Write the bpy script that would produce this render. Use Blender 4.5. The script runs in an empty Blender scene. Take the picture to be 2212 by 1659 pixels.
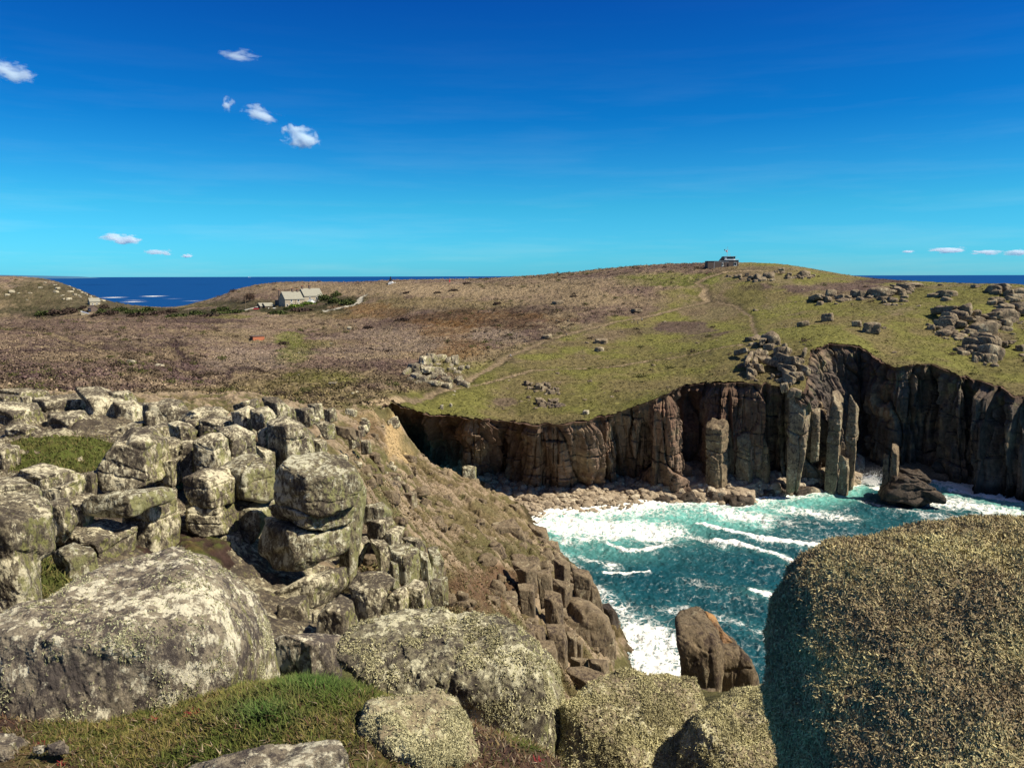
import bpy, bmesh, math, random
import numpy as np
from mathutils import Vector, Matrix
D = bpy.data; S = bpy.context.scene; COL = S.collection
R = math.radians
random.seed(7); RNG = np.random.default_rng(7)

# ------------------------------------------------------------------ camera, sky, sun, exposure
F = 1661.0; CU, CV = 1106.0, 829.5            # focal length and image centre, in units of a 2212 px wide frame
CAMZ = 55.0; PITCH = R(8.0); ROLL = 0.0023
fw = np.array([0, math.cos(PITCH), -math.sin(PITCH)])
up0 = np.array([0, math.sin(PITCH), math.cos(PITCH)]); rt0 = np.array([1.0, 0, 0])
up = up0*math.cos(ROLL) + rt0*math.sin(ROLL); rt = rt0*math.cos(ROLL) - up0*math.sin(ROLL)
EYE = np.array([0, 0, CAMZ])
cam = D.cameras.new('camera'); co = D.objects.new('camera', cam); COL.objects.link(co)
co.matrix_world = Matrix(((rt[0], up[0], -fw[0], 0), (rt[1], up[1], -fw[1], 0), (rt[2], up[2], -fw[2], CAMZ), (0, 0, 0, 1)))
cam.sensor_width = 36; cam.lens = 36*F/2212; cam.clip_start = 0.1; cam.clip_end = 200000
S.camera = co

SUN_AZ, SUN_EL = 107.0, 48.0                    # azimuth measured from the view direction towards the right
w = D.worlds.new('World'); S.world = w; w.use_nodes = True
nt = w.node_tree; nt.nodes.clear()
def wn(t, **k):
    n = nt.nodes.new(t)
    for a, b in k.items(): setattr(n, a, b)
    return n
sky = wn('ShaderNodeTexSky', sky_type='NISHITA', sun_disc=False, sun_elevation=R(SUN_EL), sun_rotation=R(SUN_AZ),
         altitude=60, air_density=1.0, dust_density=0.3, ozone_density=3.5)
tc = wn('ShaderNodeTexCoord'); sep = wn('ShaderNodeSeparateXYZ'); nt.links.new(tc.outputs['Generated'], sep.inputs[0])
ramp = wn('ShaderNodeValToRGB')                 # deep blue above a turquoise horizon; unseen zenith made paler for neutral fill
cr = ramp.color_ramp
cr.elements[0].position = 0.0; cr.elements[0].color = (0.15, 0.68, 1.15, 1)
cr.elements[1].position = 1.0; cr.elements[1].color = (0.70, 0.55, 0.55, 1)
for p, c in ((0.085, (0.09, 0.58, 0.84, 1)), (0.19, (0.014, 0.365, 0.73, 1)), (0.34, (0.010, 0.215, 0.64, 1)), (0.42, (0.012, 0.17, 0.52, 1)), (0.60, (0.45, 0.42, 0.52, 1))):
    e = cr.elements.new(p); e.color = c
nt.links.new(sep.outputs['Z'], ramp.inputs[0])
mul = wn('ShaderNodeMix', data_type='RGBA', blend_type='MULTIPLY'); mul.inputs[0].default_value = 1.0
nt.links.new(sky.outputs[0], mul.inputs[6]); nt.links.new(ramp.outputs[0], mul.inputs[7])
bg = wn('ShaderNodeBackground'); bg.inputs[1].default_value = 0.10
wo = wn('ShaderNodeOutputWorld')
# thin streaks of high vapour, stronger towards the horizon
mp = wn('ShaderNodeMapping'); mp.inputs['Scale'].default_value = (2.2, 2.2, 26); nt.links.new(tc.outputs['Generated'], mp.inputs[0])
sn = wn('ShaderNodeTexNoise'); sn.inputs['Scale'].default_value = 1.6; sn.inputs['Detail'].default_value = 7; sn.inputs['Roughness'].default_value = .6; nt.links.new(mp.outputs[0], sn.inputs['Vector'])
sr = wn('ShaderNodeValToRGB'); sr.color_ramp.elements[0].position = .48; sr.color_ramp.elements[0].color = (0, 0, 0, 1); sr.color_ramp.elements[1].position = .8; sr.color_ramp.elements[1].color = (.5, .5, .5, 1); nt.links.new(sn.outputs[0], sr.inputs[0])
sf = wn('ShaderNodeMapRange'); sf.inputs[1].default_value = 0.0; sf.inputs[2].default_value = .30; sf.inputs[3].default_value = .28; sf.inputs[4].default_value = .02; nt.links.new(sep.outputs['Z'], sf.inputs[0])
sm = wn('ShaderNodeMath', operation='MULTIPLY'); nt.links.new(sr.outputs[0], sm.inputs[0]); nt.links.new(sf.outputs[0], sm.inputs[1])
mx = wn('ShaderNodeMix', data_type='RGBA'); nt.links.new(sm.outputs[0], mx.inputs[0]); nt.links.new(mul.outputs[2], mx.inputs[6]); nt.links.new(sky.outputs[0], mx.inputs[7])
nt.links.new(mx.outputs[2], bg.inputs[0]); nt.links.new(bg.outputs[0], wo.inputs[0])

sl = D.lights.new('sun', 'SUN'); sl.energy = 5.0; sl.angle = R(0.53); sl.color = (1.0, 0.90, 0.73)
so = D.objects.new('sun', sl); COL.objects.link(so)
sdir = Vector((math.sin(R(SUN_AZ))*math.cos(R(SUN_EL)), math.cos(R(SUN_AZ))*math.cos(R(SUN_EL)), math.sin(R(SUN_EL))))
so.rotation_euler = sdir.to_track_quat('Z', 'Y').to_euler(); so.location = (60, -20, 120)
S.view_settings.view_transform = 'Standard'; S.view_settings.look = 'None'
S.view_settings.exposure = 0.62; S.view_settings.gamma = 1.0
S.render.engine = 'CYCLES'
S.cycles.max_bounces = 8; S.cycles.diffuse_bounces = 2; S.cycles.glossy_bounces = 2; S.cycles.volume_bounces = 8
S.cycles.transmission_bounces = 2; S.cycles.transparent_max_bounces = 6
S.cycles.use_denoising = True; S.cycles.denoiser = 'OPENIMAGEDENOISE'; S.cycles.denoising_input_passes = 'RGB_ALBEDO_NORMAL'

# ------------------------------------------------------------------ helpers
def ray(U, V):
    U = np.asarray(U, float); V = np.asarray(V, float)
    return fw + rt*((U-CU)/F)[..., None] + up*((CV-V)/F)[..., None]
def at(U, V, Y):                                # the point seen at U, V that lies Y metres ahead
    d = ray(U, V); return EYE + d*(np.asarray(Y, float)/d[..., 1])[..., None]
def at_z(U, V, z):
    d = ray(U, V); return EYE + d*((np.asarray(z, float)-CAMZ)/d[..., 2])[..., None]
def proj(P):
    q = P-EYE; zz = q@fw
    zz = np.where(zz < 0.05, 0.05, zz)
    return CU+F*(q@rt)/zz, CV-F*(q@up)/zz

def _h(ix, iy, iz, seed):
    n = (ix.astype(np.uint64)*np.uint64(374761393) + iy.astype(np.uint64)*np.uint64(668265263)
         + iz.astype(np.uint64)*np.uint64(1274126177) + np.uint64(seed*974711+12345)) & np.uint64(0xffffffff)
    n = ((n ^ (n >> np.uint64(13)))*np.uint64(1103515245)) & np.uint64(0xffffffff)
    n = ((n ^ (n >> np.uint64(16)))*np.uint64(2654435761)) & np.uint64(0xffffffff)
    n = n ^ (n >> np.uint64(15))
    return (n & np.uint64(0xffffff)).astype(np.float64)/float(0xffffff)
def vn(p, seed=0):                              # value noise in -1..1
    p = np.asarray(p, float); i = np.floor(p); f = p-i; i = i.astype(np.int64)+100000
    u = f*f*f*(f*(f*6-15)+10)
    x, y, z = i[..., 0], i[..., 1], i[..., 2]; a, b, c = u[..., 0], u[..., 1], u[..., 2]
    def L(s, t, k): return s+(t-s)*k
    v = L(L(L(_h(x, y, z, seed), _h(x+1, y, z, seed), a), L(_h(x, y+1, z, seed), _h(x+1, y+1, z, seed), a), b),
          L(L(_h(x, y, z+1, seed), _h(x+1, y, z+1, seed), a), L(_h(x, y+1, z+1, seed), _h(x+1, y+1, z+1, seed), a), b), c)
    return v*2-1
def fbm(p, octs=4, seed=0, gain=0.5):
    p = np.asarray(p, float); s = 0; a = 1.0; t = 0
    for o in range(octs):
        s = s+a*vn(p*(2.03**o)+o*17.3, seed+o); t += a; a *= gain
    return s/t
def rnd(i, seed=0):
    i = np.asarray(i).astype(np.int64)+100000; return _h(i, i*0+7, i*0+3, seed)
def rnd2(i, j, seed=0):
    i = np.asarray(i).astype(np.int64)+100000; j = np.asarray(j).astype(np.int64)+100000; return _h(i, j, i*0+3, seed)
def ss(a, b, x):
    t = np.clip((x-a)/(b-a), 0, 1); return t*t*(3-2*t)

def mesh(name, V, Fc, mats=None, smooth=True, cols=None, attrs=None, fmat=None):
    V = np.ascontiguousarray(V, dtype=np.float32); me = D.meshes.new(name)
    Fc = np.ascontiguousarray(Fc, dtype=np.int32); k = Fc.shape[1]; nf = len(Fc)
    me.vertices.add(len(V)); me.vertices.foreach_set('co', V.ravel())
    me.loops.add(nf*k); me.loops.foreach_set('vertex_index', Fc.ravel())
    me.polygons.add(nf); me.polygons.foreach_set('loop_start', np.arange(0, nf*k, k, dtype=np.int32))
    me.update(calc_edges=True)
    me.polygons.foreach_set('use_smooth', np.full(nf, bool(smooth)))
    if fmat is not None: me.polygons.foreach_set('material_index', np.asarray(fmat, dtype=np.int32))
    for m in (mats if isinstance(mats, (list, tuple)) else [mats]):
        if m: me.materials.append(m)
    for nm, a in (attrs or {}).items():
        at_ = me.attributes.new(nm, 'FLOAT', 'POINT'); at_.data.foreach_set('value', np.ascontiguousarray(a, dtype=np.float32))
    if cols is not None:
        at_ = me.attributes.new('col', 'FLOAT_COLOR', 'POINT')
        c4 = np.ones((len(V), 4), dtype=np.float32); c4[:, :3] = cols; at_.data.foreach_set('color', c4.ravel())
    return me
def link(name, me, parent=None, loc=None, rot=None, label=None, cat=None, group=None, kind=None):
    o = D.objects.new(name, me); COL.objects.link(o)
    if parent is not None: o.parent = parent
    if loc is not None: o.location = loc
    if rot is not None: o.rotation_euler = rot
    if label: o['label'] = label
    if cat: o['category'] = cat
    if group: o['group'] = group
    if kind: o['kind'] = kind
    return o
def grid_faces(nr, nc):
    i = np.arange(nr-1)[:, None]*nc+np.arange(nc-1)[None, :]
    i = i.ravel(); return np.stack([i, i+1, i+nc+1, i+nc], 1)
def compact(V, Fc, *arrs):
    used = np.zeros(len(V), bool); used[Fc.ravel()] = True
    idx = np.cumsum(used)-1
    return (V[used], idx[Fc])+tuple(a[used] for a in arrs)

# ------------------------------------------------------------------ materials
def mat(name):
    m = D.materials.new(name); m.use_nodes = True; n = m.node_tree; n.nodes.clear()
    out = n.nodes.new('ShaderNodeOutputMaterial'); b = n.nodes.new('ShaderNodeBsdfPrincipled')
    n.links.new(b.outputs[0], out.inputs[0]); b.inputs['Roughness'].default_value = 0.9
    b.inputs['Specular IOR Level'].default_value = 0.15
    return m, n, b, out
def N(n, t, **k):
    x = n.nodes.new(t)
    for a, b in k.items():
        if a.startswith('i_'):
            key = a[2:]; key = int(key) if key.isdigit() else key.replace('_', ' ')
            x.inputs[key].default_value = b
        else: setattr(x, a, b)
    return x
def noise(n, vec, scale, detail=5, rough=0.6, dist=0.0):
    x = N(n, 'ShaderNodeTexNoise', i_Scale=scale, i_Detail=detail, i_Roughness=rough, i_Distortion=dist)
    n.links.new(vec, x.inputs['Vector']); return x.outputs[0]
def cramp(n, src, stops, interp='LINEAR'):
    x = n.nodes.new('ShaderNodeValToRGB'); c = x.color_ramp; c.interpolation = interp
    while len(c.elements) < len(stops): c.elements.new(0.5)
    for e, (p, col) in zip(c.elements, stops):
        e.position = p; e.color = (*col, 1) if not isinstance(col, (int, float)) else (col, col, col, 1)
    n.links.new(src, x.inputs[0]); return x.outputs[0]
def mixc(n, fac, a, b, mode='MIX'):
    x = N(n, 'ShaderNodeMix', data_type='RGBA', blend_type=mode)
    for i, v in ((0, fac), (6, a), (7, b)):
        if isinstance(v, (int, float)): x.inputs[i].default_value = v
        elif isinstance(v, tuple): x.inputs[i].default_value = (*v, 1)
        else: n.links.new(v, x.inputs[i])
    return x.outputs[2]
def math_(n, op, a, b=None, c=None):
    x = N(n, 'ShaderNodeMath', operation=op)
    for i, v in enumerate((a, b, c)):
        if v is None: continue
        if isinstance(v, (int, float)): x.inputs[i].default_value = v
        else: n.links.new(v, x.inputs[i])
    return x.outputs[0]
def bump(n, b, h, dist, strength=1.0, prev=None):
    x = N(n, 'ShaderNodeBump'); x.inputs['Distance'].default_value = dist; x.inputs['Strength'].default_value = strength
    n.links.new(h, x.inputs['Height'])
    if prev is not None: n.links.new(prev, x.inputs['Normal'])
    if b is not None: n.links.new(x.outputs[0], b.inputs['Normal'])
    return x.outputs[0]
def pos(n, sc=(1, 1, 1)):
    g = N(n, 'ShaderNodeNewGeometry'); m = N(n, 'ShaderNodeMapping'); m.inputs['Scale'].default_value = sc
    n.links.new(g.outputs['Position'], m.inputs[0]); return m.outputs[0], g

def rock_mat(name, sc, base_a, base_b, pale, dark, pale_amt=0.5, dark_amt=0.5, tuft=0.3, tuft_col=(0.20, 0.20, 0.07), streak=0.6, bump_d=1.0):
    """granite under crusts of pale and blackish lichen; sc = features per metre"""
    m, n, b, out = mat(name)
    p, g = pos(n, (1, 1, streak)); p2, _ = pos(n)
    n1 = noise(n, p2, 0.9*sc, 8, 0.65)
    c = cramp(n, n1, [(0.3, base_b), (0.7, base_a)])
    fine = noise(n, p2, 9*sc, 6, 0.7)
    c = mixc(n, 1.0, c, cramp(n, fine, [(0.25, 0.55), (0.75, 1.35)]), 'MULTIPLY')
    patch = noise(n, p2, 0.35*sc, 3, 0.5)
    nd = noise(n, p, 3.1*sc, 9, 0.74, 0.08)
    nd = math_(n, 'ADD', nd, math_(n, 'MULTIPLY', math_(n, 'SUBTRACT', patch, 0.5), -0.35))
    md = cramp(n, nd, [(0.62-0.22*dark_amt, 0.0), (0.70-0.22*dark_amt, 1.0)])
    c = mixc(n, math_(n, 'MULTIPLY', md, 0.85), c, dark)
    npl = noise(n, p, 2.3*sc, 9, 0.74, 0.1)
    npl = math_(n, 'ADD', npl, math_(n, 'MULTIPLY', math_(n, 'SUBTRACT', patch, 0.5), 0.55))
    mp = cramp(n, npl, [(0.66-0.22*pale_amt, 0.0), (0.72-0.22*pale_amt, 1.0)])
    palec = mixc(n, fine, tuple(x*0.72 for x in pale), tuple(min(x*1.2, .9) for x in pale))
    c = mixc(n, mp, c, palec)
    if tuft > 0:
        sepn = N(n, 'ShaderNodeSeparateXYZ'); n.links.new(g.outputs['Normal'], sepn.inputs[0])
        sx = math_(n, 'MULTIPLY_ADD', sepn.outputs['X'], 0.5, -0.05)
        nt_ = math_(n, 'ADD', noise(n, p, 1.7*sc, 8, 0.75, 0.1), math_(n, 'MULTIPLY', sx, 0.5))
        mt = cramp(n, nt_, [(0.78-0.3*tuft, 0.0), (0.86-0.3*tuft, 1.0)])
        c = mixc(n, math_(n, 'MULTIPLY', mt, 0.8), c, mixc(n, fine, tuple(x*0.5 for x in tuft_col), tuple(x*1.6 for x in tuft_col)))
    n.links.new(c, b.inputs['Base Color'])
    h = math_(n, 'ADD', noise(n, p, 6*sc, 10, 0.75), math_(n, 'MULTIPLY', n1, 1.2))
    h = math_(n, 'ADD', h, math_(n, 'MULTIPLY', mp, 0.10))
    bump(n, b, h, 0.16/sc*bump_d)
    return m

PALE = (0.60, 0.55, 0.38); DARK = (0.050, 0.040, 0.034)
M_ROCK = rock_mat('lichen_granite', 2.3, (0.30, 0.26, 0.17), (0.14, 0.12, 0.085), PALE, DARK, 0.66, 0.72, 0.3)
M_ROCKG = rock_mat('green_lichen_granite', 2.3, (0.27, 0.24, 0.15), (0.13, 0.11, 0.075), (0.52, 0.50, 0.36), DARK, 0.66, 0.62, 0.55, (0.21, 0.21, 0.09))
M_NEAR = rock_mat('near_lichen_granite', 4.6, (0.36, 0.31, 0.22), (0.18, 0.15, 0.11), (0.70, 0.65, 0.48), (0.055, 0.045, 0.045), 0.66, 0.64, 0.12)
M_NEARG = rock_mat('tufted_lichen_granite', 5.0, (0.34, 0.31, 0.20), (0.17, 0.15, 0.10), (0.60, 0.57, 0.39), (0.055, 0.045, 0.04), 0.66, 0.62, 0.4, (0.22, 0.23, 0.09))
M_FUR = rock_mat('furry_lichen_granite', 7.0, (0.46, 0.38, 0.22), (0.27, 0.205, 0.13), (0.62, 0.56, 0.31), (0.14, 0.10, 0.07), 0.5, 0.45, 0.55, (0.38, 0.35, 0.14), bump_d=1.2)
M_MOUND = rock_mat('mound_lichen_granite', 5.5, (0.42, 0.36, 0.22), (0.24, 0.195, 0.125), (0.62, 0.58, 0.37), (0.09, 0.07, 0.05), 0.62, 0.45, 0.45, (0.30, 0.29, 0.12))
M_BED = rock_mat('carn_bedrock', 1.8, (0.24, 0.20, 0.13), (0.11, 0.09, 0.06), (0.46, 0.42, 0.28), DARK, 0.5, 0.75, 0.3)
M_CRAG = rock_mat('brown_granite', 0.8, (0.26, 0.20, 0.125), (0.125, 0.098, 0.064), (0.40, 0.34, 0.22), (0.05, 0.035, 0.03), 0.25, 0.45, 0.0, streak=0.5)
M_OUT = rock_mat('grey_granite', 0.7, (0.30, 0.24, 0.155), (0.15, 0.115, 0.08), (0.42, 0.37, 0.25), (0.04, 0.034, 0.034), 0.40, 0.5, 0.2, streak=0.7)
M_COB = rock_mat('beach_granite', 0.5, (0.46, 0.38, 0.27), (0.26, 0.20, 0.14), (0.58, 0.51, 0.38), (0.06, 0.05, 0.045), 0.4, 0.3, 0.0, streak=1.0)
M_WET = rock_mat('wet_granite', 0.5, (0.10, 0.075, 0.055), (0.05, 0.04, 0.03), (0.14, 0.11, 0.08), (0.02, 0.017, 0.017), 0.2, 0.5, 0.0)
M_WET.node_tree.nodes['Principled BSDF'].inputs['Roughness'].default_value = 0.45

def plain(name, col, rough=0.8, var=0.25, sc=3.0, metal=0.0):
    m, n, b, out = mat(name); p, _ = pos(n)
    f = noise(n, p, sc, 5, 0.6)
    c = mixc(n, f, tuple(x*(1-var) for x in col), tuple(min(1, x*(1+var)) for x in col))
    n.links.new(c, b.inputs['Base Color']); b.inputs['Roughness'].default_value = rough; b.inputs['Metallic'].default_value = metal
    return m
def vcol_mat(name, fine_sc, var, bump_sc, bump_d, rough=0.95, second=None):
    m, n, b, out = mat(name); p, _ = pos(n)
    a = N(n, 'ShaderNodeAttribute', attribute_name='col')
    f = noise(n, p, fine_sc, 8, 0.72)
    c = mixc(n, 1.0, a.outputs['Color'], cramp(n, f, [(0.28, 1-var), (0.5, 1.0), (0.72, 1+var)]), 'MULTIPLY')
    n.links.new(c, b.inputs['Base Color']); b.inputs['Roughness'].default_value = rough
    h = noise(n, p, bump_sc, 8, 0.7)
    bump(n, b, h, bump_d)
    return m
M_HEATH = vcol_mat('heath', 1.1, 0.75, 0.7, 1.1)
M_SLOPE = vcol_mat('rough_slope', 2.2, 0.6, 1.6, 0.45)
M_CLIFF = vcol_mat('cliff_rock', 0.8, 0.45, 0.9, 0.6)
M_GROUND = vcol_mat('near_ground', 22, 0.6, 30, 0.03)

# ------------------------------------------------------------------ thin-plate surfaces through known points
class Tps:
    def __init__(s, pts):
        P = np.array(pts, float); X = s.key(P[:, 0], P[:, 1]); n = len(P)
        K = s.U(X[:, None, :]-X[None, :, :])+np.eye(n)*1e-3
        Q = np.hstack([np.ones((n, 1)), X]); A = np.zeros((n+3, n+3)); A[:n, :n] = K; A[:n, n:] = Q; A[n:, :n] = Q.T
        sol = np.linalg.solve(A, np.concatenate([P[:, 2], np.zeros(3)])); s.w = sol[:n]; s.c = sol[n:]; s.X = X
    @staticmethod
    def key(x, y):
        y = np.maximum(y, 0.8); return np.stack([np.asarray(x)/y*2.0, np.log(y)], -1)
    @staticmethod
    def U(d):
        r2 = (d*d).sum(-1); return 0.5*r2*np.log(r2+1e-12)
    def __call__(s, x, y):
        x = np.asarray(x, float); y = np.asarray(y, float); sh = x.shape; X = s.key(x.ravel(), y.ravel()); o = np.empty(len(X))
        for k in range(0, len(X), 40000):
            q = X[k:k+40000]; o[k:k+40000] = s.U(q[:, None, :]-s.X[None])@s.w+s.c[0]+q@s.c[1:]
        return o.reshape(sh)
def ctrl(lst):
    return [at(u, v, y) for u, v, y in lst]

# cliff knots: top U, V, distance | foot U, V
KN = [(770, 884, 150, 845, 985), (800, 885, 158, 855, 985), (850, 868, 172, 880, 1000), (875, 886, 174, 893, 990), (910, 890, 179, 915, 1000),
      (950, 897, 184, 950, 1018), (985, 897, 181, 988, 1030), (1010, 903, 176, 1005, 1042), (1045, 905, 178, 1042, 1042),
      (1060, 905, 185, 1066, 1024), (1110, 912, 185, 1110, 1034), (1150, 915, 179, 1150, 1046), (1210, 915, 177, 1215, 1047),
      (1270, 905, 180, 1270, 1041), (1330, 893, 184, 1340, 1035), (1395, 870, 185, 1400, 1043), (1440, 850, 186, 1450, 1056),
      (1462, 838, 188, 1468, 1052), (1474, 834, 205, 1488, 1022), (1522, 827, 207, 1526, 1020), (1545, 826, 197, 1547, 1048),
      (1600, 828, 195, 1600, 1046), (1650, 830, 192, 1650, 1040), (1700, 838, 187, 1700, 1036), (1738, 850, 183, 1765, 1034),
      (1746, 800, 200, 1800, 1022), (1752, 756, 214, 1822, 1004), (1800, 742, 222, 1845, 990), (1850, 748, 221, 1872, 985),
      (1888, 774, 215, 1892, 996), (1935, 791, 205, 1935, 1002), (1955, 788, 204, 1958, 1005), (2000, 785, 206, 2000, 1005),
      (2050, 800, 200, 2050, 1016), (2075, 812, 196, 2080, 1030), (2090, 815, 200, 2096, 1030), (2140, 828, 194, 2140, 1045),
      (2200, 855, 188, 2200, 1058), (2300, 890, 180, 2300, 1080), (2500, 960, 165, 2500, 1130), (2900, 1000, 150, 2900, 1200)]
KT = np.array([at(k[0], k[1], k[2]) for k in KN]); KB = np.array([at_z(k[3], k[4], 2.0) for k in KN]); KB[:, 1] += 2.2

far_list = [(0, 597, 640), (60, 600, 650), (120, 608, 640), (170, 625, 620), (200, 640, 600), (250, 655, 590), (300, 661, 600), (400, 662, 620),
  (450, 650, 600), (500, 630, 560), (560, 620, 540), (620, 618, 530), (700, 618, 520), (780, 615, 500), (840, 613, 480), (900, 611, 470),
  (970, 610, 470), (1050, 607, 460), (1150, 601, 450), (1250, 592, 440), (1350, 582, 430), (1450, 578, 415), (1566, 577, 400), (1650, 577, 390),
  (1720, 583, 385), (1790, 596, 378), (1850, 603, 368), (1950, 612, 345), (2050, 618, 325), (2120, 618, 310), (2170, 616, 300), (2212, 625, 290),
  (-200, 590, 650), (-500, 600, 600), (-1200, 620, 500), (2400, 640, 270), (2800, 690, 240),
  (0, 680, 540), (100, 682, 540), (200, 672, 540), (300, 672, 540), (-300, 660, 520),
  (0, 690, 380), (150, 690, 380), (300, 690, 390), (450, 688, 400), (-300, 690, 340), (-1200, 720, 250),
  (600, 664, 450), (690, 656, 458), (560, 668, 445), (500, 668, 480), (440, 657, 560),
  (0, 730, 280), (250, 730, 290), (500, 735, 300), (0, 780, 190), (250, 780, 200), (0, 830, 130), (200, 840, 130), (430, 853, 150),
  (300, 800, 180), (500, 800, 210), (650, 850, 170), (600, 760, 260), (-400, 800, 150), (-1200, 820, 110),
  (800, 660, 420), (800, 720, 330), (760, 880, 150), (870, 860, 178), (950, 820, 208), (1000, 700, 340), (1100, 770, 255), (1150, 850, 205),
  (1400, 740, 280), (1400, 660, 345), (1540, 650, 350), (1560, 750, 240), (1800, 690, 270), (1800, 640, 320), (2000, 700, 255),
  (2212, 760, 222), (2212, 680, 258), (1650, 700, 285), (1300, 820, 220)]
fp = ctrl(far_list)
fp += [tuple(p) for p in KT[1:] if True]
for (u, v, y) in far_list[:32]:
    q = at(u, v, y); k = 1.3; 
    if u > 330: fp.append((q[0]*k, q[1]*k, q[2]-10))
    else: fp += [(q[0]*1.1, q[1]*1.1, q[2]-7), (q[0]*1.35, q[1]*1.35, q[2]-55)]
    if u > 330: k = 1.7; fp.append((q[0]*k, q[1]*k, q[2]-60))
TF = Tps(fp)
# the rim in detail: bites and noses a metre or two deep
_k = np.array(KN, float); _s = np.concatenate([[0], np.cumsum(np.linalg.norm(np.diff(KT[:, :2], axis=0), axis=1))]); _q = np.linspace(0, _s[-1], 700)
_d = np.stack([np.interp(_q, _s, _k[:, i]) for i in range(5)], 1); _p = np.stack([_q*.30, _q*0, _q*0], 1)
_j = (1.7*fbm(_p, 3, 501)+.9*np.round(2*vn(_p*2.6, 507))*.5)*ss(3, 12, _q); _d[:, 2] += _j
KN = [tuple(r) for r in _d]; KT = np.array([at(k[0], k[1], k[2]) for k in KN]); KB = np.array([at_z(k[3], k[4], 2.0) for k in KN]); KB[:, 1] += 2.2+.5*_j

near_list = [(300, 1640, 4.4), (0, 1600, 4.6), (600, 1480, 5.3), (800, 1500, 5.2), (-300, 1600, 4.5), (1100, 1600, 4.6), (1200, 1640, 4.6),
  (1300, 1780, 4.7), (1500, 1800, 4.7), (1650, 1800, 4.4), (1190, 1640, 4.9), (1700, 1640, 3.9), (2000, 1640, 3.9),
  (300, 1500, 8.0), (900, 1560, 8.0), (1300, 1700, 7.0), (1600, 1740, 6.5), (0, 1390, 12), (300, 1420, 13), (550, 1400, 14), (800, 1460, 12),
  (1100, 1520, 11), (1300, 1600, 10), (1500, 1620, 10), (0, 1310, 17), (200, 1290, 20), (450, 1250, 26), (620, 1270, 28), (800, 1360, 26),
  (1000, 1440, 25), (1200, 1530, 25), (1500, 1530, 26), (1500, 1560, 18), (2000, 1560, 10), (2000, 1500, 25), (2600, 1560, 10), (2600, 1500, 30),
  (100, 1000, 36), (350, 1010, 38), (550, 1010, 38), (300, 960, 42), (650, 1160, 40), (850, 1160, 42), (950, 1310, 42),
  (0, 950, 46), (200, 930, 46), (0, 1130, 28), (150, 1130, 29), (400, 930, 47), (520, 920, 46), (-400, 950, 42), (-400, 1200, 20),
  (600, 902, 75), (700, 902, 95), (100, 870, 70), (400, 875, 75), (0, 850, 105), (400, 862, 120), (600, 872, 138), (700, 877, 148), (780, 882, 155), (-600, 850, 90),
  (760, 897, 138), (780, 1000, 110), (850, 960, 135), (850, 1050, 110), (950, 1020, 160), (1000, 1037, 168), (1050, 1062, 171), (1100, 1087, 172), (1135, 1107, 172),
  (1180, 1167, 158), (1210, 1203, 146), (1260, 1248, 136), (1300, 1293, 126), (1360, 1362, 115), (1375, 1445, 102),
  (950, 1150, 90), (1050, 1150, 115), (1100, 1200, 110), (1000, 1250, 75), (1100, 1320, 75), (1200, 1330, 95), (1200, 1430, 78), (900, 1335, 45),
  (700, 1255, 34), (820, 905, 150), (870, 985, 152), (850, 940, 156), (845, 886, 168), (866, 906, 169), (872, 948, 163), (900, 1000, 158), (1300, 1440, 90)]
npt = ctrl(near_list)
for u, v, y, z in ((1180, 0, 185, -6), (1260, 0, 165, -8), (1340, 0, 150, -8), (1420, 0, 130, -10), (1470, 0, 100, -6), (1500, 0, 70, 4), (1700, 0, 60, 4), (2100, 0, 60, 0), (2600, 0, 60, 0),
                   (1600, 0, 110, -12), (2100, 0, 110, -14), (2600, 0, 120, -14), (1500, 0, 45, 18), (1750, 0, 40, 18), (1400, 0, 180, -12), (1050, 0, 190, 3), (950, 0, 185, 8), (905, 0, 177, 13)):
    q = at(u, 900, y); npt.append((q[0], y, z))
npt += [(x, y, 52.0) for y in (1.0, 2.0, 3.0) for x in (-y*1.4, -y*.6, 0, y*.6, y*1.4)]
npt += [(-6, 4.5, 52.6), (6, 4.5, 51), (-11, 8, 52.2), (9, 8, 46), (-16, 13, 51.2), (15, 13, 42), (-30, 24, 49), (26, 24, 32), (-50, 42, 48), (-75, 70, 47), (-140, 110, 45)]
TN = Tps(npt)
EA = np.concatenate([[-2.0, -0.75, -0.5, -0.3], np.maximum.accumulate(KT[:, 0]/KT[:, 1])]); EY = np.concatenate([[80., 95., 112., 130.], KT[:, 1]])
def y_edge(a): return np.interp(a, EA, EY)
def hit(U, V, T=None, y0=120.0, y1=700.0):       # where the line of sight first meets a surface
    T = T or TF; ys = np.exp(np.linspace(math.log(y0), math.log(y1), 500)); P = at(np.full(500, U), np.full(500, V), ys)
    below = P[:, 2] < T(P[:, 0], P[:, 1])
    k = int(np.argmax(below)) if below.any() else 499
    return P[max(k, 1)]
# ------------------------------------------------------------------ terrain beyond the cove
def seg_dist(P, pts):
    """distance from points P (n,2) to a polyline in plan"""
    d = np.full(len(P), 1e9)
    for p, q in zip(pts[:-1], pts[1:]):
        p = np.asarray(p[:2]); q = np.asarray(q[:2]); v = q-p; t = np.clip(((P-p)@v)/(v@v+1e-9), 0, 1)
        d = np.minimum(d, np.linalg.norm(P-(p+t[:, None]*v), axis=1))
    return d
acol = np.concatenate([np.linspace(-1.25, -0.72, 40, endpoint=False), np.linspace(-0.72, 0.72, 820), np.linspace(0.72, 1.2, 40)[1:]])
trow = np.linspace(0, 1, 600)
ye = y_edge(acol); ye = np.min(np.stack([np.roll(ye, k_) for k_ in range(-14, 15)]), 0); ye = np.convolve(np.pad(ye, 20, 'edge'), np.ones(41)/41, 'valid')-4.0
Yg = ye[None, :]*np.power(950.0/ye[None, :], trow[:, None]); Xg = acol[None, :]*Yg
Zg = TF(Xg, Yg)
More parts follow.
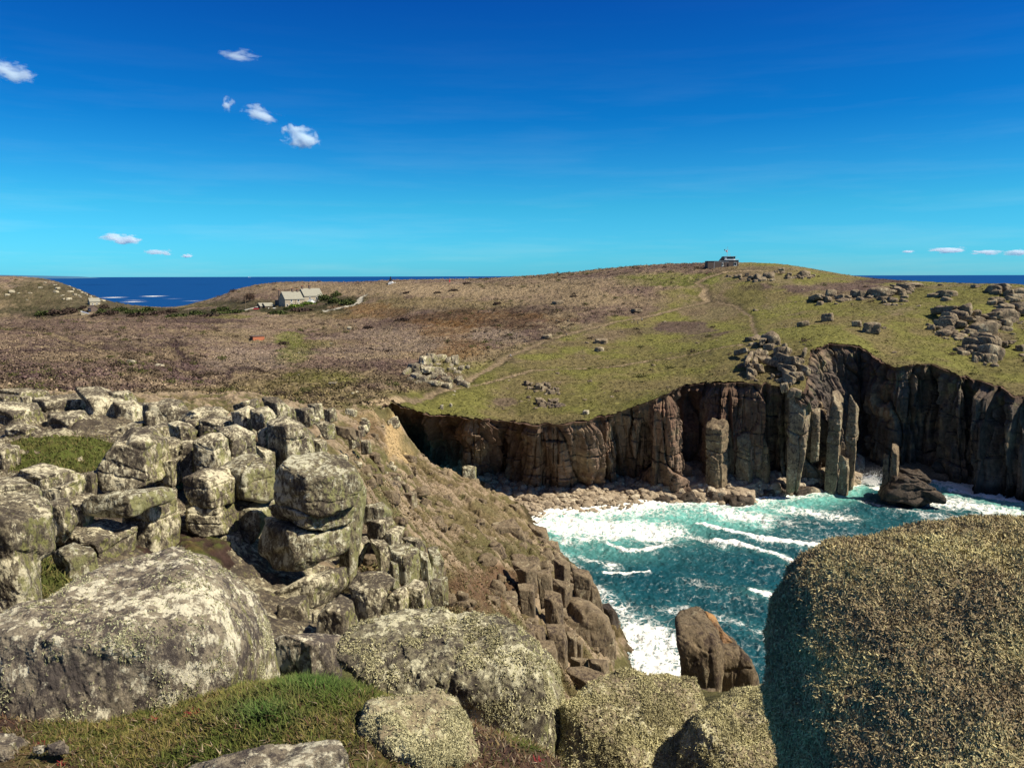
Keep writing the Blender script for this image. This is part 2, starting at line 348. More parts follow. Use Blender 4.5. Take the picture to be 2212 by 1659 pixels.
P = np.stack([Xg.ravel(), Yg.ravel(), Zg.ravel()], 1)
U, V = proj(P); Q2 = P*np.array([1, 1, 0])
n_big = fbm(Q2*0.02, 4, 3); n_mid = fbm(Q2*0.09, 4, 11); n_fine = fbm(Q2*0.45, 4, 23); n_vf = fbm(Q2*1.1, 2, 31)
C_grass = np.array([.130, .126, .034]); C_olive = np.array([.170, .140, .060]); C_dark = np.array([.060, .040, .036]); C_heath = np.array([.135, .094, .075])
C_straw = np.array([.25, .192, .118]); C_mauve = np.array([.225, .175, .135]); C_brack = np.array([.15, .082, .028]); C_gorse = np.array([.040, .042, .018])
C_bright = np.array([.145, .165, .032]); C_tan = np.array([.34, .26, .16])
ci = np.repeat(np.arange(1), 1)
# grass on the seaward side of the footpath, brown heath on the landward side
TRACK = [(868, 862), (940, 850), (1000, 826), (1060, 796), (1100, 769), (1180, 736), (1250, 716), (1330, 696), (1400, 684), (1470, 667), (1532, 651), (1524, 625), (1505, 611), (1530, 600), (1566, 588)]
lineV = np.interp(U, [600, 760, 868, 1000, 1180, 1400, 1540, 1600, 2300], [900, 885, 860, 815, 735, 665, 590, 540, 500])
wg = ss(-25, 25, V-lineV+22*n_mid)
col = C_heath[None]*(1-wg[:, None])+C_olive[None]*wg[:, None]
gr = ss(-0.25, 0.35, n_mid+0.5*n_big)[:, None]*wg[:, None]; col = col*(1-gr)+C_grass*gr
bump_amt = 0.34*(1-wg)+0.16*wg
pb1 = fbm(Q2*.035*np.array([1, .7, 1]), 3, 51); pb2 = fbm(Q2*.05+40, 3, 53); pb3 = fbm(Q2*.028+90, 3, 57)
for f_, c_, k_ in ((pb1, C_mauve*.85, .6), (pb2, C_dark*1.4, .65), (pb3, C_straw*.85, .6), (pb2*-1, C_olive*.75, .45)):
    k2 = (k_*ss(.12, .34, f_+.22*n_fine)*(1-wg))[:, None]; col = col*(1-k2)+c_*k2
k2 = (.5*ss(.15, .4, pb1+.2*n_fine)*wg)[:, None]; col = col*(1-k2)+C_heath*1.1*k2
def blob(u, v, rx, ry, c, k=1.0, nz=0.55):
    global col
    d = np.sqrt(((U-u)/rx)**2+((V-v)/ry)**2)
    wgt = (k*ss(1.15, 0.65, d+nz*n_mid+0.25*n_fine))[:, None]
    col = col*(1-wgt)+np.asarray(c)*wgt
for b in [(800, 628, 420, 16, C_straw, .8), (1180, 640, 230, 26, C_straw, .6), (950, 660, 200, 16, C_olive, .6), (640, 700, 160, 16, C_straw*.8, .5),
          (150, 795, 420, 48, C_dark*1.25+np.array([.015, .008, .012]), .75), (120, 720, 330, 22, C_heath*1.1, .6), (330, 745, 120, 14, C_dark*1.3, .5), (250, 772, 260, 12, C_straw*.8, .6),
          (420, 735, 60, 10, C_dark, .4), (530, 775, 110, 30, C_mauve, .75), (520, 800, 30, 10, C_dark, .7), (900, 735, 130, 30, C_mauve*.85, .7), (1065, 728, 75, 18, C_mauve, .85),
          (780, 672, 80, 20, C_brack, .7), (1040, 690, 170, 22, C_brack*.8, .7), (960, 712, 70, 20, C_brack, .6), (1000, 755, 60, 25, C_brack, .6), (920, 675, 120, 14, C_dark, .4),
          (1210, 668, 130, 10, C_dark*1.3, .6), (1130, 700, 90, 12, C_dark*1.2, .4), (1350, 668, 110, 16, C_heath, .7), (1300, 655, 170, 10, C_straw*.8, .5),
          (625, 730, 30, 20, C_bright*.9, .7, .9), (645, 768, 46, 24, C_bright*.75, .65, .9), (690, 745, 40, 14, C_grass, .5, .9), (700, 822, 100, 28, C_grass, .85), (620, 848, 190, 28, C_olive*.8, .8), (430, 850, 120, 14, C_olive*.7, .5), (300, 812, 80, 12, C_olive*.7, .5),
          (730, 790, 70, 20, C_heath, .5), (770, 765, 110, 20, C_mauve*.8, .5),
          (1492, 709, 80, 18, C_dark*1.6, .8, .95), (1400, 715, 60, 10, C_dark*1.4, .5), (1780, 620, 150, 10, C_dark*1.7, .8, .9), (1905, 607, 60, 6, C_dark*1.2, .9),
          (1460, 604, 120, 15, C_bright*.95, .8), (1250, 612, 140, 12, C_straw, .6), (1430, 583, 140, 7, C_heath*.9, .7), (2060, 640, 170, 18, C_grass, .8), (1880, 665, 120, 14, C_grass, .5), (2150, 730, 60, 20, C_dark*1.6, .6),
          (2140, 800, 90, 30, C_grass, .6), (1250, 870, 200, 30, C_grass, .55), (1460, 760, 130, 40, C_grass, .4), (960, 860, 150, 20, C_grass, .7), (1090, 868, 30, 10, C_heath*1.2, .7), (1610, 640, 40, 30, C_grass, .5),
          (1000, 795, 110, 18, C_grass, .7), (1640, 580, 100, 5, C_straw*.7, .5),
          (1700, 740, 60, 16, C_grass, .5), (430, 694, 130, 6, C_dark*1.2, .9), (180, 640, 220, 45, C_gorse*1.2+C_dark*.5, .95), (60, 645, 90, 30, C_olive*.55, .35), (80, 672, 200, 10, C_gorse, .7), (400, 661, 110, 5, C_olive*.9, .9),
          (330, 674, 200, 9, C_gorse, .9), (380, 684, 240, 5, C_heath*.7, .8), (560, 660, 160, 14, C_gorse*1.2, .8), (640, 672, 110, 9, C_gorse, .85), (730, 650, 80, 12, C_gorse*1.1, .85), (500, 685, 60, 5, C_grass*.9, .8),
          (560, 634, 150, 14, C_heath*.9, .6), (690, 680, 110, 8, C_olive*.8, .5), (820, 645, 70, 10, C_olive*.7, .4)]:
    blob(*b)
far_dark = ss(470, 540, P[:, 1])*(U < 330)
col *= (1+0.24*n_big+0.36*n_mid+0.28*n_fine)[:, None]
tone = ss(-0.1, 0.4, n_fine+0.5*n_vf)*(1-wg)*0.5; col = col*(1-tone[:, None])+(C_straw*0.8)*tone[:, None]*np.clip(col.sum(1)/0.30, .25, 1.2)[:, None]
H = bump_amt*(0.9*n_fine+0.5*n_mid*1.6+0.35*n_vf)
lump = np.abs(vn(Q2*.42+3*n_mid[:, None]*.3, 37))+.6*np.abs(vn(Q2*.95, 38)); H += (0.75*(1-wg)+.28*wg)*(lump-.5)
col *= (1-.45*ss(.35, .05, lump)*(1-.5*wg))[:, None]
track = [hit(u, v) for u, v in TRACK]
PATHS = [(track, 1.15, C_tan*.56), ([hit(u, v) for u, v in ((868, 862), (820, 870), (770, 884))], 1.5, C_tan),
         ([hit(u, v) for u, v in ((1540, 650), (1590, 662), (1622, 685), (1632, 722))], .7, C_straw*.75),
         ([hit(u, v) for u, v in ((940, 850), (1100, 815), (1150, 800), (1300, 795), (1400, 780), (1500, 765), (1600, 745))], .7, C_straw*.9),
         ([hit(u, v) for u, v in ((500, 852), (470, 848), (440, 847), (400, 853), (350, 863), (300, 872))], 1.5, C_tan),
         ([hit(u, v) for u, v in ((382, 738), (378, 752), (395, 770), (425, 785))], 1.2, C_dark),
         ([hit(u, v) for u, v in ((1524, 625), (1516, 640), (1532, 651))], 1.6, C_tan*.7),
         ([hit(u, v) for u, v in ((1566, 588), (1620, 584), (1690, 590))], 1.2, C_tan*.8),
         ([hit(u, v) for u, v in ((700, 672), (740, 665), (775, 655), (778, 645), (790, 638))], 1.6, np.array([.42, .40, .33])),
         ([hit(u, v) for u, v in ((0, 705), (110, 722), (230, 760), (420, 812))], 1.6, C_straw*.7)]
for pts, wd, c in PATHS:
    d = seg_dist(P[:, :2], pts)+0.9*n_fine+0.4*n_mid
    k = ss(wd+.5, wd-.5, d)[:, None]; col = col*(1-k)+np.asarray(c)*(1+.3*n_vf[:, None])*k; H -= 0.25*k[:, 0]
    e = (ss(wd+2.2, wd+.8, d)*(1-k[:, 0])*0.6)[:, None]; col = col*(1-e)+col*0.55*e
P[:, 2] += H; kpath = seg_dist(P[:, :2], track)
fc = grid_faces(len(trow), len(acol))
# cut the sheet along the cliff top, with a ragged overhanging lip of turf
edge_y = y_edge(P[:, 0]/P[:, 1])
rag = fbm(Q2*.22, 3, 61)+.6*fbm(Q2*.9, 2, 67); front = P[:, 1] < edge_y+0.35+1.5*rag
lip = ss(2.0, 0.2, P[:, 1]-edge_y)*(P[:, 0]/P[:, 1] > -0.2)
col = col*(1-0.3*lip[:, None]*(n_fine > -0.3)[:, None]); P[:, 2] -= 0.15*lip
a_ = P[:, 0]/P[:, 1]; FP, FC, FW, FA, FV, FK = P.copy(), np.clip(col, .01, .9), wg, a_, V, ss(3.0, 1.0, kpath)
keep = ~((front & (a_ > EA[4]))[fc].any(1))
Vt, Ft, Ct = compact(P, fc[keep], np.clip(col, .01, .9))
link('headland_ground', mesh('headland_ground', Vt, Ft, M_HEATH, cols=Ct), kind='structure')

# ------------------------------------------------------------------ the cliff
mid = (KT+KB)/2; sk = np.concatenate([[0], np.cumsum(np.linalg.norm(np.diff(mid[:, :2], axis=0), axis=1)+0.02)])
ns = 1700; nr = 150; s = np.interp(np.linspace(0, 1, ns), [0, .93, 1], [0, sk[-30], sk[-1]])
wob = fbm(np.stack([s*.16, s*0, s*0], 1), 3, 91)
def curve(K): return np.stack([np.interp(s, sk, K[:, i]) for i in range(3)], 1)
T = curve(KT); B = curve(KB); T[:, 2] = TF(T[:, 0], T[:, 1])-0.15-.3*np.abs(wob)
def smooth1(a, k):
    ker = np.hanning(k+2)[1:-1]; ker /= ker.sum(); return np.stack([np.convolve(np.pad(a[:, i], k//2, 'edge'), ker, 'valid')[:len(a)] for i in range(a.shape[1])], 1)
Tm = smooth1((T+B)/2, 61); tg = np.gradient(Tm[:, :2], axis=0); tg /= np.linalg.norm(tg, axis=1)[:, None]+1e-9
nrm = np.stack([tg[:, 1], -tg[:, 0]], 1)
t = np.linspace(0, 1, nr)[:, None]
prof = t**0.85
G = T[None]*(1-prof[..., None])+B[None]*prof[..., None]
G[:, :, 2] = (T[None, :, 2]*(1-t)+(B[None, :, 2]-3.0)*t)
Sg = np.broadcast_to(s[None], (nr, ns)); Zc = G[:, :, 2]
def blocks(w, h, a1, a2, gr, seed, lean=0.0):
    u = (Sg+lean*Zc+0.55*w*vn(np.stack([Sg/w*1.3, Zc*.09, Sg*0], -1), seed))/w
    i = np.floor(u); e = np.minimum(u-i, 1-(u-i))*w
    v = Zc/h*(0.6+0.8*rnd(i, seed+5))+rnd(i, seed+1)*9+0.25*vn(np.stack([Sg/h, Zc/h, Sg*0], -1), seed+8); j = np.floor(v); ev = np.minimum(v-j, 1-(v-j))*h
    o = a1*(rnd(i, seed+2)*2-1)+a2*(rnd2(i, j, seed+3)*2-1)
    return o-gr*np.exp(-(e/(.14*w**.5))**2)-gr*.45*np.exp(-(ev/(.12*h**.3))**2), i, j
o1, i1, j1 = blocks(8.5, 13, 1.7, .5, 1.4, 41, .12); o2, i2, j2 = blocks(2.7, 6.0, .75, .55, .65, 52, -.06); o3, i3, j3 = blocks(1.1, 2.3, .30, .26, .26, 63, .04)
P3 = np.stack([G[:, :, 0], G[:, :, 1], Zc], -1)
facet = np.abs(fbm(P3*np.array([.22, .22, .10]), 3, 71))*1.3
out = o1+o2+o3+facet+0.35*fbm(P3*np.array([.9, .9, .5]), 4, 75)+1.0*wob[None]
depth_below = T[None, :, 2]-Zc
bg_ = np.random.default_rng(17); but = np.zeros_like(out)
for k_ in range(150):
    s0 = bg_.uniform(0, sk[-30]); w0 = bg_.uniform(1.2, 5.0); zt = np.interp(s0, s, T[:, 2])*bg_.uniform(.35, 1.02); am = w0*bg_.uniform(.45, 1.0); ln_ = bg_.uniform(-.22, .18); cut = bg_.uniform(1.2, 5)
    ds = Sg-s0-ln_*(zt-Zc); ww = w0*(1+.35*(zt-Zc)/12); sk_1 = bg_.uniform(-.6, .6); tri = am*(1-np.abs(ds/ww-sk_1*.3)-.25*(ds/ww)*sk_1)
    but = np.maximum(but, np.minimum(tri, (zt-Zc)/cut*1.6))
out = out+.8*but
Up = np.interp(s, sk, np.array([k[3] for k in KN]))
for u0, u1, am in ((878, 902, 2.2), (944, 992, 2.6), (1062, 1098, 2.6), (1112, 1138, 1.8), (1236, 1250, 1.6), (1330, 1342, 2.0), (1474, 1530, 3.5), (1572, 1586, 2.5), (1652, 1692, 3.0), (1762, 1784, 3.0), (1878, 1894, 2.4), (1990, 2046, 3.2), (2094, 2132, 2.8), (2170, 2184, 2.0)):
    q_ = Up[None]+(Zc-10)*.5+4*vn(np.stack([Zc*.25, Sg*0, Sg*0+u0], -1), 3); out = out-am*ss(u0-2.5, u0+2.5, q_)*ss(u1+2.5, u1-2.5, q_)*ss(.5, 5, depth_below)
rampo = .3+.7*ss(0, 3.2, depth_below)
soil = np.exp(-depth_below/1.6)
out = out*rampo-0.7*np.exp(-((depth_below-1.0)/.7)**2)+1.0*ss(.55, 1, t)*vn(np.stack([Sg*.25, Sg*0, Sg*0], -1), 88)
G[:, :, 0] += nrm[None, :, 0]*out; G[:, :, 1] += nrm[None, :, 1]*out
inset = T.copy(); inset[:, :2] -= nrm*4.0; inset[:, 2] = TF(inset[:, 0], inset[:, 1])-0.6
Ga = np.concatenate([inset[None], G], 0)
Ug = np.interp(s, sk, np.array([k[0] for k in KN]))[None]
c_br = np.array([.150, .104, .074]); c_gy = np.array([.098, .083, .070]); c_rd = np.array([.155, .085, .056]); c_soil = np.array([.105, .066, .045]); c_pale = np.array([.25, .19, .12])
kr = ss(1560, 1800, Ug+0*Zc)[..., None]  # right-hand wall greyer, its deep shade partly put into this darker colour
cc = c_br*(1-kr)+c_gy*kr
str_ = fbm(np.stack([Sg*.35, Zc*.05, Sg*0], -1), 4, 95)[..., None]; pn = fbm(P3*.25, 4, 97)[..., None]
cc = cc*(1-ss(.0, .5, str_)*.6)+c_rd*ss(.0, .5, str_)*.6*(1-.6*kr)+c_gy*.6*kr*ss(.0, .5, str_)*.6
pk = ss(.15, .45, pn)*.7; cc = cc*(1-pk)+c_pale*pk
cc = cc*(0.75+.5*rnd2(i2, j2, 5)[..., None])*(0.85+.3*rnd2(i3, j3, 6)[..., None])
lich = ss(.1, .4, fbm(P3*.5, 3, 99))[..., None]*ss(9, 3, depth_below)[..., None]*kr*.5; cc = cc*(1-lich)+np.array([.20, .20, .10])*lich
sk_ = np.clip(soil+.25*pn[..., 0]*soil, 0, 1)[..., None]; cc = cc*(1-sk_)+c_soil*(1+.6*pn)*sk_
veg = (ss(905, 850, Ug)+0*Zc)[..., None]*ss(-.3, .2, pn); cc = cc*(1-veg)+np.array([.125, .115, .045])*(1+.6*pn)*veg
wet = ss(3.5, 0.8, Zc)[..., None]*ss(1400, 1500, Ug+0*Zc)[..., None]; cc = cc*(1-.65*wet)
cc = np.concatenate([cc[:1], cc], 0)
link('cliff', mesh('cliff', Ga.reshape(-1, 3), grid_faces(nr+1, ns)[:, ::-1], M_CLIFF, smooth=False, cols=np.clip(cc.reshape(-1, 3), .01, .8)), kind='structure')

# ------------------------------------------------------------------ near land: the slope, and the ground among the boulders
an = np.concatenate([np.linspace(-1.5, -0.72, 30, endpoint=False), np.linspace(-0.72, 0.36, 640), np.linspace(0.36, 1.3, 90)[1:]])
yr = np.exp(np.concatenate([np.linspace(math.log(1.0), math.log(20), 240, endpoint=False), np.linspace(math.log(20), math.log(190), 470)]))
Yg, Ag = np.meshgrid(yr, an, indexing='ij'); Xg = Ag*Yg; Zg = TN(Xg, Yg)
P = np.stack([Xg.ravel(), Yg.ravel(), Zg.ravel()], 1); U, V = proj(P); Q2 = P*np.array([1, 1, .5])
m1 = fbm(Q2*.12, 4, 203); m2 = fbm(Q2*.5, 4, 211); m3 = fbm(Q2*1.6, 4, 223); m4 = fbm(Q2*6, 4, 231); m5 = fbm(Q2*22, 3, 233)
near = ss(16, 8, P[:, 1])
c_sl = np.array([.145, .113, .056]); c_sl2 = np.array([.108, .098, .040]); c_so = np.array([.120, .074, .044]); c_sand = np.array([.42, .30, .15]); c_gr = np.array([.085, .105, .022]); c_rock = np.array([.27, .205, .14])
col = c_sl*(1-ss(-.2, .3, m1)[:, None])+c_sl2*ss(-.2, .3, m1)[:, None]
rk = ss(.02, .22, m2+.3*m3)[:, None]*.8*(P[:, 1] > 24)[:, None]; col = col*(1-rk)+c_rock*rk
U_, V_ = U, V; n_mid, n_fine = m2, m3
for b in [(850, 935, 22, 55, c_sand, .95, .35), (875, 975, 22, 26, c_sand, .9, .35), (800, 905, 40, 22, c_sand*.6, .6), (900, 955, 40, 40, np.array([.11, .10, .04]), .55), (840, 890, 40, 16, np.array([.09, .085, .03]), .7),
          (1075, 1270, 105, 52, c_so, .95), (1030, 1235, 70, 25, c_so*1.3, .5), (1100, 1190, 90, 30, c_sl2*.9, .7), (1000, 1180, 50, 30, c_sl2, .6), (790, 935, 50, 30, c_so*1.2, .5),
          (640, 1265, 80, 30, c_so*1.6, .6), (1050, 1120, 130, 40, c_sl, .6), (1230, 1330, 60, 40, c_rock*.8, .8)]:
    blob(*b)
# turf, peat and grass close by
peat = np.array([.055, .033, .027]); turf = np.array([.075, .085, .022]); rusty = np.array([.115, .065, .030])
cn = peat*(1-ss(-.1, .35, m3)[:, None])+turf*ss(-.1, .35, m3)[:, None]
cn = cn*(1-.5*ss(.1, .4, m2)[:, None])+rusty*.5*ss(.1, .4, m2)[:, None]
GB = [(600, 1500, 300, 80), (430, 1590, 360, 80), (1170, 1560, 90, 60), (60, 1255, 110, 50), (230, 985, 150, 32), (130, 960, 120, 20), (120, 1000, 150, 25)]
gk = np.zeros(len(P))
for u, v, rx, ry in GB: gk = np.maximum(gk, ss(1.15, .6, np.sqrt(((U-u)/rx)**2+((V-v)/ry)**2)+.5*m3))
sub = ss(50, 44, P[:, 1])*ss(14, 16, P[:, 1])*ss(700, 600, U)
nk = np.maximum(near, sub)[:, None]; col = col*(1-nk)+cn*nk
gk2 = (gk*np.maximum(near, sub))[:, None]; col = col*(1-gk2*.85)+c_gr*gk2*.85
wet = ss(2.5, .5, P[:, 2]+m2)[:, None]; col = col*(1-.6*wet)
col *= (1+.22*m1+.25*m2+.3*m3+.25*m4*near)[:, None]
amp = np.clip(P[:, 1]/60, .03, 1)
rib = np.abs(fbm(np.stack([P[:, 0]*.22+P[:, 1]*.12, P[:, 1]*.07, P[:, 2]*0], 1), 3, 281)); P[:, 2] += ss(30, 60, P[:, 1])*ss(760, 860, U_)*1.2*(ss(.08, .5, rib)-.5)
P[:, 2] += amp*(1.0*m1+.75*m2+.45*m3)*(P[:, 1] > 9)+np.clip(P[:, 1]/30, 0.03, 1)*(.10*m3+.05*m4)+.012*m5*near+.04*m4*near
NZ = P[:, 2].reshape(len(yr), len(an))
fc = grid_faces(len(yr), len(an))
bad = (P[:, 2] < -4) | ((P[:, 1] > y_edge(P[:, 0]/P[:, 1])+5) & (U < 1000)) | (P[:, 1] > 186)
Vt, Ft, Ct = compact(P, fc[~bad[fc].any(1)], np.clip(col, .01, .9))
ctr = Vt[Ft].mean(1); md = (ctr[:, 1] < 16).astype(int); Uc, Vc = proj(ctr)
bed_ = (ctr[:, 1] > 14) & (ctr[:, 1] < 62) & (Uc < 830) & (fbm(ctr*.25, 3, 271) > -.22)
for u, v, rx, ry in GB[3:]: bed_ &= ((Uc-u)/rx)**2+((Vc-v)/ry)**2 > .8
md[bed_] = 2
link('near_slope', mesh('near_slope', Vt, Ft, [M_SLOPE, M_GROUND, M_BED], cols=Ct, fmat=md), kind='structure')

# ------------------------------------------------------------------ shingle beach under the cliff
WL = [(900, 1012), (1000, 1070), (1060, 1098), (1120, 1112), (1180, 1105), (1240, 1098), (1300, 1091), (1380, 1086), (1450, 1078), (1520, 1074), (1600, 1080), (1660, 1070), (1720, 1058), (1800, 1048), (1850, 1044), (1890, 1022), (1950, 1030), (2060, 1042), (2212, 1068), (2500, 1150)]
W0 = np.array([at_z(u, v, 0.0) for u, v in WL]); wa = W0[:, 0]/W0[:, 1]
ab = np.linspace(-.13, .80, 420); yw = np.interp(ab, wa, W0[:, 1]); KBa = KB[:, 0]/KB[:, 1]
yf = np.maximum(np.interp(ab, np.maximum.accumulate(KBa), KB[:, 1]), yw+1.5)
tb = np.linspace(-1, 1.6, 60)[:, None]
Yb = np.where(tb > 0, yw+(yf-yw)*tb+4*np.maximum(tb-1, 0), yw+8*tb); Xb = ab*Yb
Zb = np.where(tb > 0, 2.2*np.minimum(tb, 1)**.8+1.6*np.maximum(tb-1, 0)*4*.3, 2.2*tb)+0*Yb
rise = ss(1150, 950, CU+F*ab)*6.0; Zb = Zb+rise*np.clip(tb, 0, 1.6)
Pb = np.stack([Xb.ravel(), Yb.ravel(), Zb.ravel()], 1); Pb[:, 2] += .25*fbm(Pb*.8, 3, 301)
cb = np.array([.24, .19, .13])*(1+.4*fbm(Pb*1.4, 4, 305))[:, None]*(1-.55*ss(.8, .1, Pb[:, 2]))[:, None]
link('shingle_beach', mesh('shingle_beach', Pb, grid_faces(60, 420), M_SLOPE, cols=np.clip(cb, .01, .9)), kind='structure')

# ------------------------------------------------------------------ the sea
asx = np.concatenate([np.linspace(-1.6, -.05, 60, endpoint=False), np.linspace(-.05, .74, 720), np.linspace(.74, 1.6, 30)[1:]])
ysx = np.concatenate([np.linspace(60, 92, 12, endpoint=False), np.linspace(92, 225, 560, endpoint=False), np.exp(np.linspace(math.log(225), math.log(90000), 190))])
Yg, Ag = np.meshgrid(ysx, asx, indexing='ij'); P = np.stack([(Ag*Yg).ravel(), Yg.ravel(), np.zeros(Yg.size)], 1)
U, V = proj(P); cove = ss(235, 215, P[:, 1])
foam = np.zeros(len(P)); turq = np.zeros(len(P)); wav = np.zeros(len(P))
a_ = P[:, 0]/P[:, 1]; dsh = np.interp(a_, wa, W0[:, 1])-P[:, 1]                # metres out from the waterline
wn1 = fbm(P*.06, 3, 401); wn2 = fbm(P*.25, 3, 411)
Rr = ss(1850, 1150, U)
wid = np.interp(U, [1100, 1200, 1450, 1650, 1800, 1870, 1950, 2212], [26, 27, 24, 21, 17, 13, 9, 15])
foam = np.maximum(foam, 1.0*np.exp(-np.maximum(dsh, 0)/(wid*.50))*(dsh > -25)*(U > 1125))
turq = np.maximum(turq, ss(1.9, .5, dsh/wid+.4*wn1))
def fseg(pts, wdt, amt, lift=0.0, tq=.5):
    global foam, turq, wav
    q = [at_z(u, v, 0.0) for u, v in pts]; d = seg_dist(P[:, :2], q); g = np.exp(-((d+.5*wdt*wn2)/wdt)**2)
    foam = np.maximum(foam, amt*g); turq = np.maximum(turq, tq*np.exp(-(d/(wdt*2.2))**2)); wav += lift*np.exp(-(d/(wdt*1.6))**2)
fseg([(1512, 1139), (1560, 1150), (1600, 1160), (1650, 1170), (1700, 1178), (1790, 1186)], 1.25, 1.15, .7)
fseg([(1545, 1171), (1590, 1177), (1630, 1187), (1680, 1203), (1740, 1228)], 1.2, 1.1, .7)
fseg([(1495, 1160), (1545, 1171), (1560, 1180)], 1.6, .62, .1)
fseg([(1305, 1238), (1350, 1241), (1400, 1240)], .5, .95, .2, 0)
fseg([(1310, 1178), (1355, 1190), (1400, 1189), (1440, 1180)], .9, .75, .4, .2)
fseg([(1630, 1284), (1665, 1292), (1700, 1302), (1800, 1330)], 1.5, .95, .4)
for pts, wd, am in [([(1180, 1165), (1240, 1215), (1300, 1290)], 2.0, .42), ([(1250, 1205), (1320, 1225)], 2.5, .55), ([(1290, 1270), (1330, 1310), (1370, 1345)], 3.0, .56), ([(1340, 1300), (1400, 1340)], 2.5, .46),
                    ([(1380, 1370), (1400, 1420), (1430, 1480)], 6.0, .80), ([(1430, 1400), (1470, 1430)], 4, .75), ([(1480, 1310), (1420, 1320)], 2, .5), ([(1560, 1330), (1600, 1345)], 2, .5), ([(1640, 1370), (1700, 1400)], 2.2, .52),
                    ([(1700, 1100), (1830, 1120)], 5, .62), ([(1870, 1085), (1990, 1110), (2060, 1120)], 4, .5), ([(2060, 1050), (2130, 1068), (2240, 1085)], 6, .9), ([(2040, 1085), (2212, 1110)], 7, .68), ([(1560, 1105), (1660, 1125)], 6, .68),
                    ([(1180, 1130), (1290, 1140), (1420, 1150)], 9, .80), ([(1230, 1165), (1330, 1160)], 5, .6), ([(1890, 1050), (1960, 1075), (2040, 1088)], 2.5, .85), ([(1500, 1260), (1600, 1290)], 3, .36)]:
    fseg(pts, wd, am, 0, .45*am)
foam *= cove; turq *= cove
foam = np.maximum(foam, cove*.22*(1+.6*wn1))
# breakers far out in the notch of the valley
for u, v, ww in ((225, 643, 20), (255, 645, 22), (280, 647, 14), (300, 650, 20), (330, 641, 14), (345, 644, 14), (370, 647, 12), (360, 650, 16), (395, 643, 14), (210, 638, 12), (410, 648, 12)):
    foam = np.maximum(foam, .95*ss(1.1, .3, np.sqrt(((U-u)/ww)**2+((V-v-2*np.sin(U*.2))/1.0)**2)+.4*wn1))
sw = cove*(.34*np.sin(P@np.array([.16, .36, 0])+3*wn1)+.30*wn2+.26*fbm(P*.7, 3, 421)+.16*fbm(P*2.0, 2, 425))
P[:, 2] += sw+wav*cove+.18*foam*cove*vn(P*1.3, 431)
m, n, b, out = mat('sea_water')
p, g = pos(n)
af = N(n, 'ShaderNodeAttribute', attribute_name='foam').outputs['Fac']; aq = N(n, 'ShaderNodeAttribute', attribute_name='turq').outputs['Fac']; ac = N(n, 'ShaderNodeAttribute', attribute_name='cove').outputs['Fac']
warp = N(n, 'ShaderNodeTexNoise', i_Scale=.45, i_Detail=4.0); n.links.new(p, warp.inputs['Vector'])
vm = N(n, 'ShaderNodeVectorMath', operation='MULTIPLY_ADD'); n.links.new(warp.outputs['Color'], vm.inputs[0]); vm.inputs[1].default_value = (3.2, 3.2, 0); n.links.new(p, vm.inputs[2])
def lace(sc):
    v = N(n, 'ShaderNodeTexVoronoi', feature='DISTANCE_TO_EDGE', i_Scale=sc); n.links.new(vm.outputs[0], v.inputs['Vector']); return cramp(n, v.outputs['Distance'], [(0.0, 1.0), (0.16, .35), (0.45, 0.0)])
lc = math_(n, 'MAXIMUM', lace(.42), math_(n, 'MULTIPLY', lace(1.1), .9))
nz = noise(n, p, .55, 8, .72, .8)
f = math_(n, 'ADD', math_(n, 'ADD', math_(n, 'MULTIPLY', af, .92), math_(n, 'MULTIPLY', lc, .50)), math_(n, 'MULTIPLY', math_(n, 'SUBTRACT', nz, .5), .95))
fm = cramp(n, f, [(.64, 0.0), (.86, .42), (1.0, 1.0)])
deep = mixc(n, ac, (0.005, 0.052, 0.185), (0.005, 0.052, 0.070))
deep = mixc(n, math_(n, 'MULTIPLY', math_(n, 'POWER', aq, 1.6), .92), deep, (.13, .38, .33))
fleck = noise(n, p, .16, 6, .7); deep = mixc(n, 1.0, deep, cramp(n, fleck, [(.3, .65), (.7, 1.35)]), 'MULTIPLY')
seac = mixc(n, fm, deep, (.84, .85, .80))
df = N(n, 'ShaderNodeBsdfDiffuse'); gl = N(n, 'ShaderNodeBsdfGlossy', i_Roughness=.28); ms = N(n, 'ShaderNodeMixShader'); n.links.new(seac, df.inputs['Color'])
n.links.new(math_(n, 'MULTIPLY', math_(n, 'SUBTRACT', 1.0, fm), math_(n, 'MULTIPLY_ADD', ac, .035, .025)), ms.inputs[0]); n.links.new(df.outputs[0], ms.inputs[1]); n.links.new(gl.outputs[0], ms.inputs[2]); n.links.new(ms.outputs[0], out.inputs['Surface'])
hh = math_(n, 'ADD', noise(n, p, .8, 6, .65), math_(n, 'MULTIPLY', fm, .25))
bp_ = bump(n, None, hh, .35); n.links.new(bp_, df.inputs['Normal']); n.links.new(bp_, gl.inputs['Normal'])
link('sea', mesh('sea', P, grid_faces(len(ysx), len(asx)), m, attrs={'foam': foam, 'turq': turq, 'cove': cove}), kind='structure')

# distant coast low on the horizon
xs = np.linspace(-1.0, 1.0, 120); Pd = []
dl = at_z(-60, 600, 0); base_y = 26000.0
for i, q in enumerate(np.linspace(0, 1, 90)):
    u = -700+q*860; h = 250*(1-q)**.35*(1-.25*math.sin(q*9)*.5)+25*vn(np.array([q*14, 0, 0]))*(1-q); x = (u-CU)/F*base_y
    Pd += [(x, base_y, -20), (x*1.0, base_y+200, max(h, 2)), (x*1.06, base_y*1.06+1500, max(h*.9, 2)), (x*1.08, base_y*1.08+2500, -20)]
M_FAR = plain('hazy_coast', (.050, .135, .24), 1, .1, .0004)  # bluish haze of the distance put into the coast's colour
link('distant_coast', mesh('distant_coast', np.array(Pd), grid_faces(90, 4), M_FAR), kind='structure')
